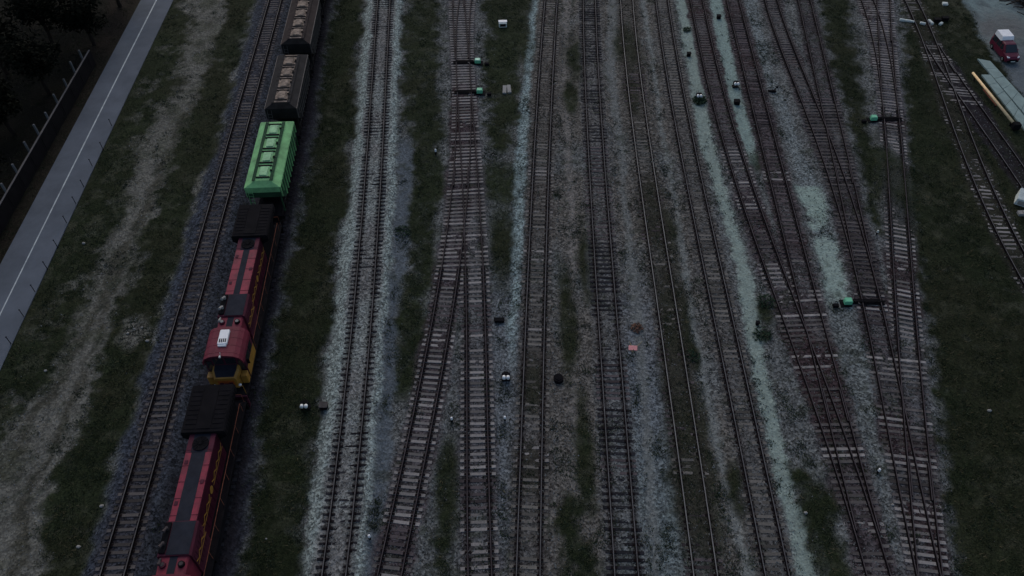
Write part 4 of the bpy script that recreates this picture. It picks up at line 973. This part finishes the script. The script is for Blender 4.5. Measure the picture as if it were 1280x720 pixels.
m = MB(); m.loft([[(-2.0, -.74, 1.60), (-2.0, .74, 1.60), (-2.0, .68, 2.16), (-2.0, -.68, 2.16)], [(-.55, -.76, 1.60), (-.55, .76, 1.60), (-.55, .70, 2.12), (-.55, -.70, 2.12)], [(-.3, -.74, 1.72), (-.3, .74, 1.72), (-.3, .66, 1.82), (-.3, -.66, 1.82)]]); m.build('roof_box', M['white'], car)
m = MB(); m.add([(.60, -.62, 1.70), (.60, .62, 1.70), (1.28, .72, 1.065), (1.28, -.72, 1.065), (.58, -.62, 1.66), (.58, .62, 1.66), (1.24, .72, 1.03), (1.24, -.72, 1.03)], [(0, 1, 2, 3), (7, 6, 5, 4), (0, 4, 5, 1), (1, 5, 6, 2), (2, 6, 7, 3), (3, 7, 4, 0)]); m.build('windscreen', M['glass'], car)
for s in (-1, 1):
    for (x0, x1) in ((-1.9, -.95), (-.85, -.05), (.05, .75)):
        m = MB(); q = .04 if x1 < .5 else .42
        m.add([(x0, s * .868, 1.02), (x1, s * .868, 1.02), (x1 - q, s * .735, 1.58), (x0, s * .735, 1.58), (x0, s * .84, 1.02), (x1, s * .84, 1.02), (x1 - q, s * .71, 1.58), (x0, s * .71, 1.58)], [(0, 1, 2, 3), (7, 6, 5, 4), (0, 4, 5, 1), (1, 5, 6, 2), (2, 6, 7, 3), (3, 7, 4, 0)]); m.build('side_window', M['glass'], car)
    for wx in (-1.35, 1.35):
        m = MB(); m.cyl((wx, s * .66, .31), (wx, s * .89, .31), .31, .30, 20); w = m.build('wheel', M['tyre'], car)
        m = MB(); m.cyl((wx, s * .885, .31), (wx, s * .90, .31), .19, .18, 14); m.build('rim', M['rim'], w)
    m = MB(); m.loft([[(1.82, s * .44, .76), (1.82, s * .74, .76), (1.78, s * .76, .90), (1.78, s * .46, .92)], [(2.09, s * .46, .66), (2.0, s * .73, .66), (1.93, s * .76, .84), (2.0, s * .46, .86)]]); m.build('headlight', M['lamp'], car)
    m = MB(); m.box(.72, .86, min(s * .88, s * 1.02), max(s * .88, s * 1.02), 1.02, 1.18, 0, .03); m.build('mirror', M['car_red'], car)
    m = MB(); m.box(-2.17, -2.12, min(s * .62, s * .78), max(s * .62, s * .78), .85, 1.2); m.build('tail_light', M['orange'], car)
m = MB(); m.box(2.02, 2.2, -.7, .7, .3, .5, 0, .05); m.build('bumper', M['black_paint'], car)
m = MB(); m.box(2.2, 2.215, -.26, .26, .36, .47); m.build('number_plate', M['offwhite'], car)
m = MB(); m.box(2.1, 2.14, -.45, .45, .52, .62); m.build('grille', M['black_paint'], car)
m = MB(); m.box(-2.17, -2.13, -.7, .7, 1.05, 1.55); m.build('rear_window', M['glass'], car)

# ------------------------------------------------------------------ fence and posts on the left
fp = [(0, 254), (20, 220), (37, 197), (55, 167), (69, 147), (78, 130), (84, 111), (92, 98)]
FH = 2.0
g0 = Vector(gp(0, 254, FH)); g1 = Vector(gp(90, 99, FH)); dirv = (g1 - g0).normalized(); Lf = (g1 - g0).length
fa = g0 - dirv * 14; fl = Lf + 14 + 6
root = thing('concrete_fence', 'dark panel fence with pale leaning-out posts beside the cycle path', 'fence', (fa.x, fa.y, 0), math.atan2(dirv.y, dirv.x))
m = MB(); q = 0.
while q < fl: m.box(q, min(q + 2.98, fl), -.06, .06, -.1, FH - .05); m.box(q + .3, min(q + 2.7, fl), -.085, -.06, .3, FH - .35); q += 3.0
m.build('panels', M['fence_dark'], root)
m = MB(); m.box(-.02, fl, -.09, .09, FH - .05, FH, 0, .01); m.build('coping', M['coping'], root)
q = 1.5
while q < fl:
    m = MB(); m.box(q - .10, q + .10, .1, .28, -.1, FH + random.uniform(.7, 1.45), 0, .02); m.build('post', M['fence_post'], root); q += random.uniform(2.6, 3.5)
for px, py in ((140, 158), (129, 187), (115.5, 208), (105, 234), (95, 255), (83.6, 279), (72, 309), (59, 336), (44, 365), (30, 396), (14, 430)):
    x, y, z = at(px, py); m = MB(); m.cyl((0, 0, -.1), (0, 0, .95), .035, .03, 6); m.box(-.05, .05, -.05, .05, .95, 1.0); m.cyl((0, 0, -.05), (0, 0, .06), .09, .06, 8)
    o = m.build('edge_post', M['black_paint']); o.location = (x, y, z); tag(o, 'thin dark post at the right edge of the cycle path', 'post', 'thin posts along the cycle path')

# trees behind the fence
def tree(px, py, h, r, seed, label, n=2600):
    rr = random.Random(seed); x, y = gp(px, py); root = thing('deciduous_tree', label, 'tree', (x, y, 0), rr.random() * 6, 'trees behind the fence')
    t = MB(); tips = []
    th = h * .45; p = [Vector((0, 0, -.2)), Vector((rr.gauss(0, .1), rr.gauss(0, .1), th * .5)), Vector((rr.gauss(0, .25), rr.gauss(0, .25), th))]
    t.cyl(p[0], p[1], .26, .21, 9); t.cyl(p[1], p[2], .21, .15, 9)
    for i in range(9):
        a = i * 2.4 + rr.random(); b0 = p[1].lerp(p[2], rr.uniform(.2, 1)); el = rr.uniform(.2, 1.2); l = r * rr.uniform(.6, 1)
        b1 = b0 + Vector((math.cos(a) * math.cos(el) * l * .5, math.sin(a) * math.cos(el) * l * .5, math.sin(el) * l * .6)); b2 = b1 + Vector((math.cos(a + .3) * l * .5, math.sin(a + .3) * l * .5, rr.uniform(.1, .6) * l))
        t.cyl(b0, b1, .1, .06, 6); t.cyl(b1, b2, .06, .02, 5); tips += [b1, b2, b1.lerp(b2, .5)]
    t.build('trunk', M['bark'], root)
    f = MB(); cl = [(q, rr.uniform(.5, 1.0) * r * .48) for q in tips] + [(Vector((rr.gauss(0, r * .4), rr.gauss(0, r * .4), h * rr.uniform(.55, .95))), r * .42) for _ in range(10)]
    for i in range(n):
        c, q = cl[i % len(cl)]
        dv = Vector((rr.gauss(0, 1), rr.gauss(0, 1), rr.gauss(0, .8))); dv = dv.normalized() * q * rr.random() ** .4
        c = c + dv; l = rr.uniform(.12, .3); u = Vector((rr.gauss(0, 1), rr.gauss(0, 1), rr.gauss(0, .5))).normalized() * l; w = u.cross(Vector((rr.gauss(0, 1), rr.gauss(0, 1), rr.gauss(0, 1)))).normalized() * l * .55
        f.add([c - u, c - u * .1 + w, c + u, c - u * .1 - w], [(0, 1, 2, 3)])
    f.build('crown', M['leaf'], root)
TREES = [(-10, 235, 6.5, 2.6, 'low bushy tree at the left edge behind the fence posts'), (18, 168, 7.5, 3.0, 'dark tree behind the middle of the post fence'), (62, 118, 8, 3.2, 'dark tree by the far end of the post fence'),
         (-45, 150, 9, 3.6, 'dark crown cut by the left edge, above the fence'), (10, 95, 9, 3.6, 'broad dark crown one row behind the fence'), (68, 60, 9, 3.4, 'dark tree beyond the fence end, near the path'),
         (118, 56, 7.5, 2.9, 'dark tree closest to the upper part of the cycle path'), (150, 8, 8, 3.0, 'dark tree overhanging the path at the top edge'), (96, 10, 9.5, 3.6, 'tall dark crown at the top edge, left of the path'),
         (30, 25, 10, 3.8, 'tall dark crown in the upper left corner area'), (-40, 50, 10, 4.0, 'dark crown at the extreme upper left corner'), (-90, 200, 9, 3.6, 'dark tree outside the left edge, lower row'), (60, -40, 10, 3.8, 'dark treetop just above the upper edge at left')]
for i, (px, py, h, r, lab) in enumerate(TREES): tree(px, py, h, r, 100 + i, lab)

# ------------------------------------------------------------------ grass blades, weeds, stones
def scatter(name, mask, n, kind, m_, seed, hmin, hmax, blades=4, spread=.16, wid=.03):
    r = np.random.default_rng(seed); xs = []; tries = 0; pts = np.zeros((0, 2))
    while len(pts) < n and tries < 40:
        tries += 1; yy = 14 + 92 * r.random(n) ** 1.15; xx = (r.random(n) * 2 - 1) * (yy * .62 + 26)
        j = np.clip(((xx - GX0) / (GX1 - GX0) * (nx - 1)).astype(int), 0, nx - 1); i = np.clip(((yy - GY0) / (GY1 - GY0) * (ny - 1)).astype(int), 0, ny - 1)
        ok = r.random(n) < mask[i, j]; pts = np.concatenate([pts, np.stack([xx[ok], yy[ok]], -1)])
    pts = pts[:n]; N = len(pts)
    j = np.clip(((pts[:, 0] - GX0) / (GX1 - GX0) * (nx - 1)).astype(int), 0, nx - 1); i = np.clip(((pts[:, 1] - GY0) / (GY1 - GY0) * (ny - 1)).astype(int), 0, ny - 1)
    z = Hg[i, j]
    if kind == 'blade':
        B = blades; c = np.repeat(pts, B, 0) + r.normal(0, spread * .5, (N * B, 2)); zz = np.repeat(z, B)
        a = r.random(N * B) * 6.283; h = r.uniform(hmin, hmax, N * B) * np.repeat(r.uniform(.6, 1.3, N), B); ln = r.uniform(.5, 1.6, N * B) * h; a2 = a + r.normal(1.57, .5, N * B)
        w = wid * r.uniform(.6, 1.4, N * B)
        v = np.zeros((N * B, 3, 3)); v[:, 0, :2] = c + np.stack([np.cos(a), np.sin(a)], -1) * w[:, None]; v[:, 1, :2] = c - np.stack([np.cos(a), np.sin(a)], -1) * w[:, None]
        v[:, 0, 2] = v[:, 1, 2] = zz - .02; v[:, 2, :2] = c + np.stack([np.cos(a2), np.sin(a2)], -1) * ln[:, None]; v[:, 2, 2] = zz + h
        V = v.reshape(-1, 3); Fc = np.arange(len(V)).reshape(-1, 3)
    else:
        s = r.uniform(hmin, hmax, N); base = np.array([(1, 0, 0), (-.5, .87, 0), (-.5, -.87, 0), (.1, .05, .8)]); v = base[None] * s[:, None, None] * r.uniform(.6, 1.3, (N, 4, 3))
        a = r.random(N) * 6.283; ca, sa = np.cos(a)[:, None], np.sin(a)[:, None]
        V = np.stack([v[..., 0] * ca - v[..., 1] * sa + pts[:, 0:1], v[..., 0] * sa + v[..., 1] * ca + pts[:, 1:2], v[..., 2] + z[:, None] - .01], -1).reshape(-1, 3)
        fb = np.array([(0, 1, 3), (1, 2, 3), (2, 0, 3)]); Fc = (fb[None] + (np.arange(N) * 4)[:, None, None]).reshape(-1, 3)
    me = bpy.data.meshes.new(name); me.vertices.add(len(V)); me.vertices.foreach_set('co', V.astype(np.float32).reshape(-1))
    me.loops.add(len(Fc) * 3); me.loops.foreach_set('vertex_index', Fc.astype(np.int32).reshape(-1)); me.polygons.add(len(Fc)); me.polygons.foreach_set('loop_start', np.arange(0, len(Fc) * 3, 3, dtype=np.int32))
    me.update(calc_edges=True); me.materials.append(m_); o = bpy.data.objects.new(name, me); col.objects.link(o); o['kind'] = 'stuff'; return o
nobld = (1 - road_e) * (1 - lit * .7)
patch = sstep(.35, .6, fbm(X, Y, 1.5, 121, 3))
scatter('grass_tufts', np.clip(GG * nobld * (.35 + .65 * patch), 0, 1), 60000, 'blade', M['grassblade'], 1, .03, .10, 5, .3)
weedm = np.clip((1 - GG) * sstep(.52, .7, fbm(X, Y, 1.7, 131, 4)) * (1 - sh) * (1 - .8 * blu) * (1 - .93 * np.maximum.reduce([pA, pB, pC1 * .8, pC2])) * nobld * (1 - .5 * dirt) * (1 - lot) * (1 - .75 * bedmask) * (1 - .8 * np.maximum.reduce([fp1, fp2, fp3])), 0, 1) * .6 + .15 * GG * nobld * patch
scatter('weeds', weedm, 22000, 'blade', M['weedleaf'], 2, .03, .12, 6, .26, .05)
scatter('dry_stalks', np.clip((GG * .5 + dirt_edge * .6 + weedm * .3) * nobld, 0, 1), 7000, 'blade', M['straw'], 3, .1, .3, 3, .2, .018)
scatter('loose_stones', np.clip((1 - GG) * nobld * (.55 + .45 * sh) * (1 - blu) * (1 - .85 * np.maximum(pA, pB)) * (1 - .6 * dirt) * (1 - lot) * (X > -48), 0, 1), 45000, 'stone', M['stone'], 4, .04, .10)

# ------------------------------------------------------------------ light, sky, camera
w = bpy.data.worlds.new("World"); sc.world = w; w.use_nodes = True
nt = w.node_tree; bg = nt.nodes['Background']; sky = nt.nodes.new('ShaderNodeTexSky'); sky.sky_type = 'NISHITA'; sky.sun_disc = False
EL, AZ = R(38), R(-8)
sky.sun_elevation = EL; sky.sun_rotation = AZ % (2 * math.pi); sky.dust_density = 2.2; sky.air_density = 1.0; sky.ozone_density = 1.0
nt.links.new(sky.outputs[0], bg.inputs[0]); bg.inputs[1].default_value = .085
sl = bpy.data.lights.new('sun', 'SUN'); sl.energy = .5; sl.angle = R(60); sl.color = (1, .95, .9)
so = bpy.data.objects.new('sun', sl); col.objects.link(so)
sd = Vector((math.sin(AZ) * math.cos(EL), math.cos(AZ) * math.cos(EL), math.sin(EL)))
so.rotation_euler = sd.to_track_quat('Z', 'Y').to_euler(); so.location = sd * 200
cam = bpy.data.cameras.new('drone_camera'); co = bpy.data.objects.new('drone_camera', cam); col.objects.link(co)
cam.sensor_width = 36; cam.lens = 36 * FPX / 1280; cam.clip_start = .5; cam.clip_end = 6000
co.location = (0, 0, HC); co.rotation_euler = (R(90) - PITCH, 0, 0); sc.camera = co
sc.view_settings.view_transform = 'Standard'; sc.view_settings.look = 'None'; sc.view_settings.exposure = 0.3; sc.view_settings.gamma = 1.0; sc.view_settings.use_curve_mapping = False
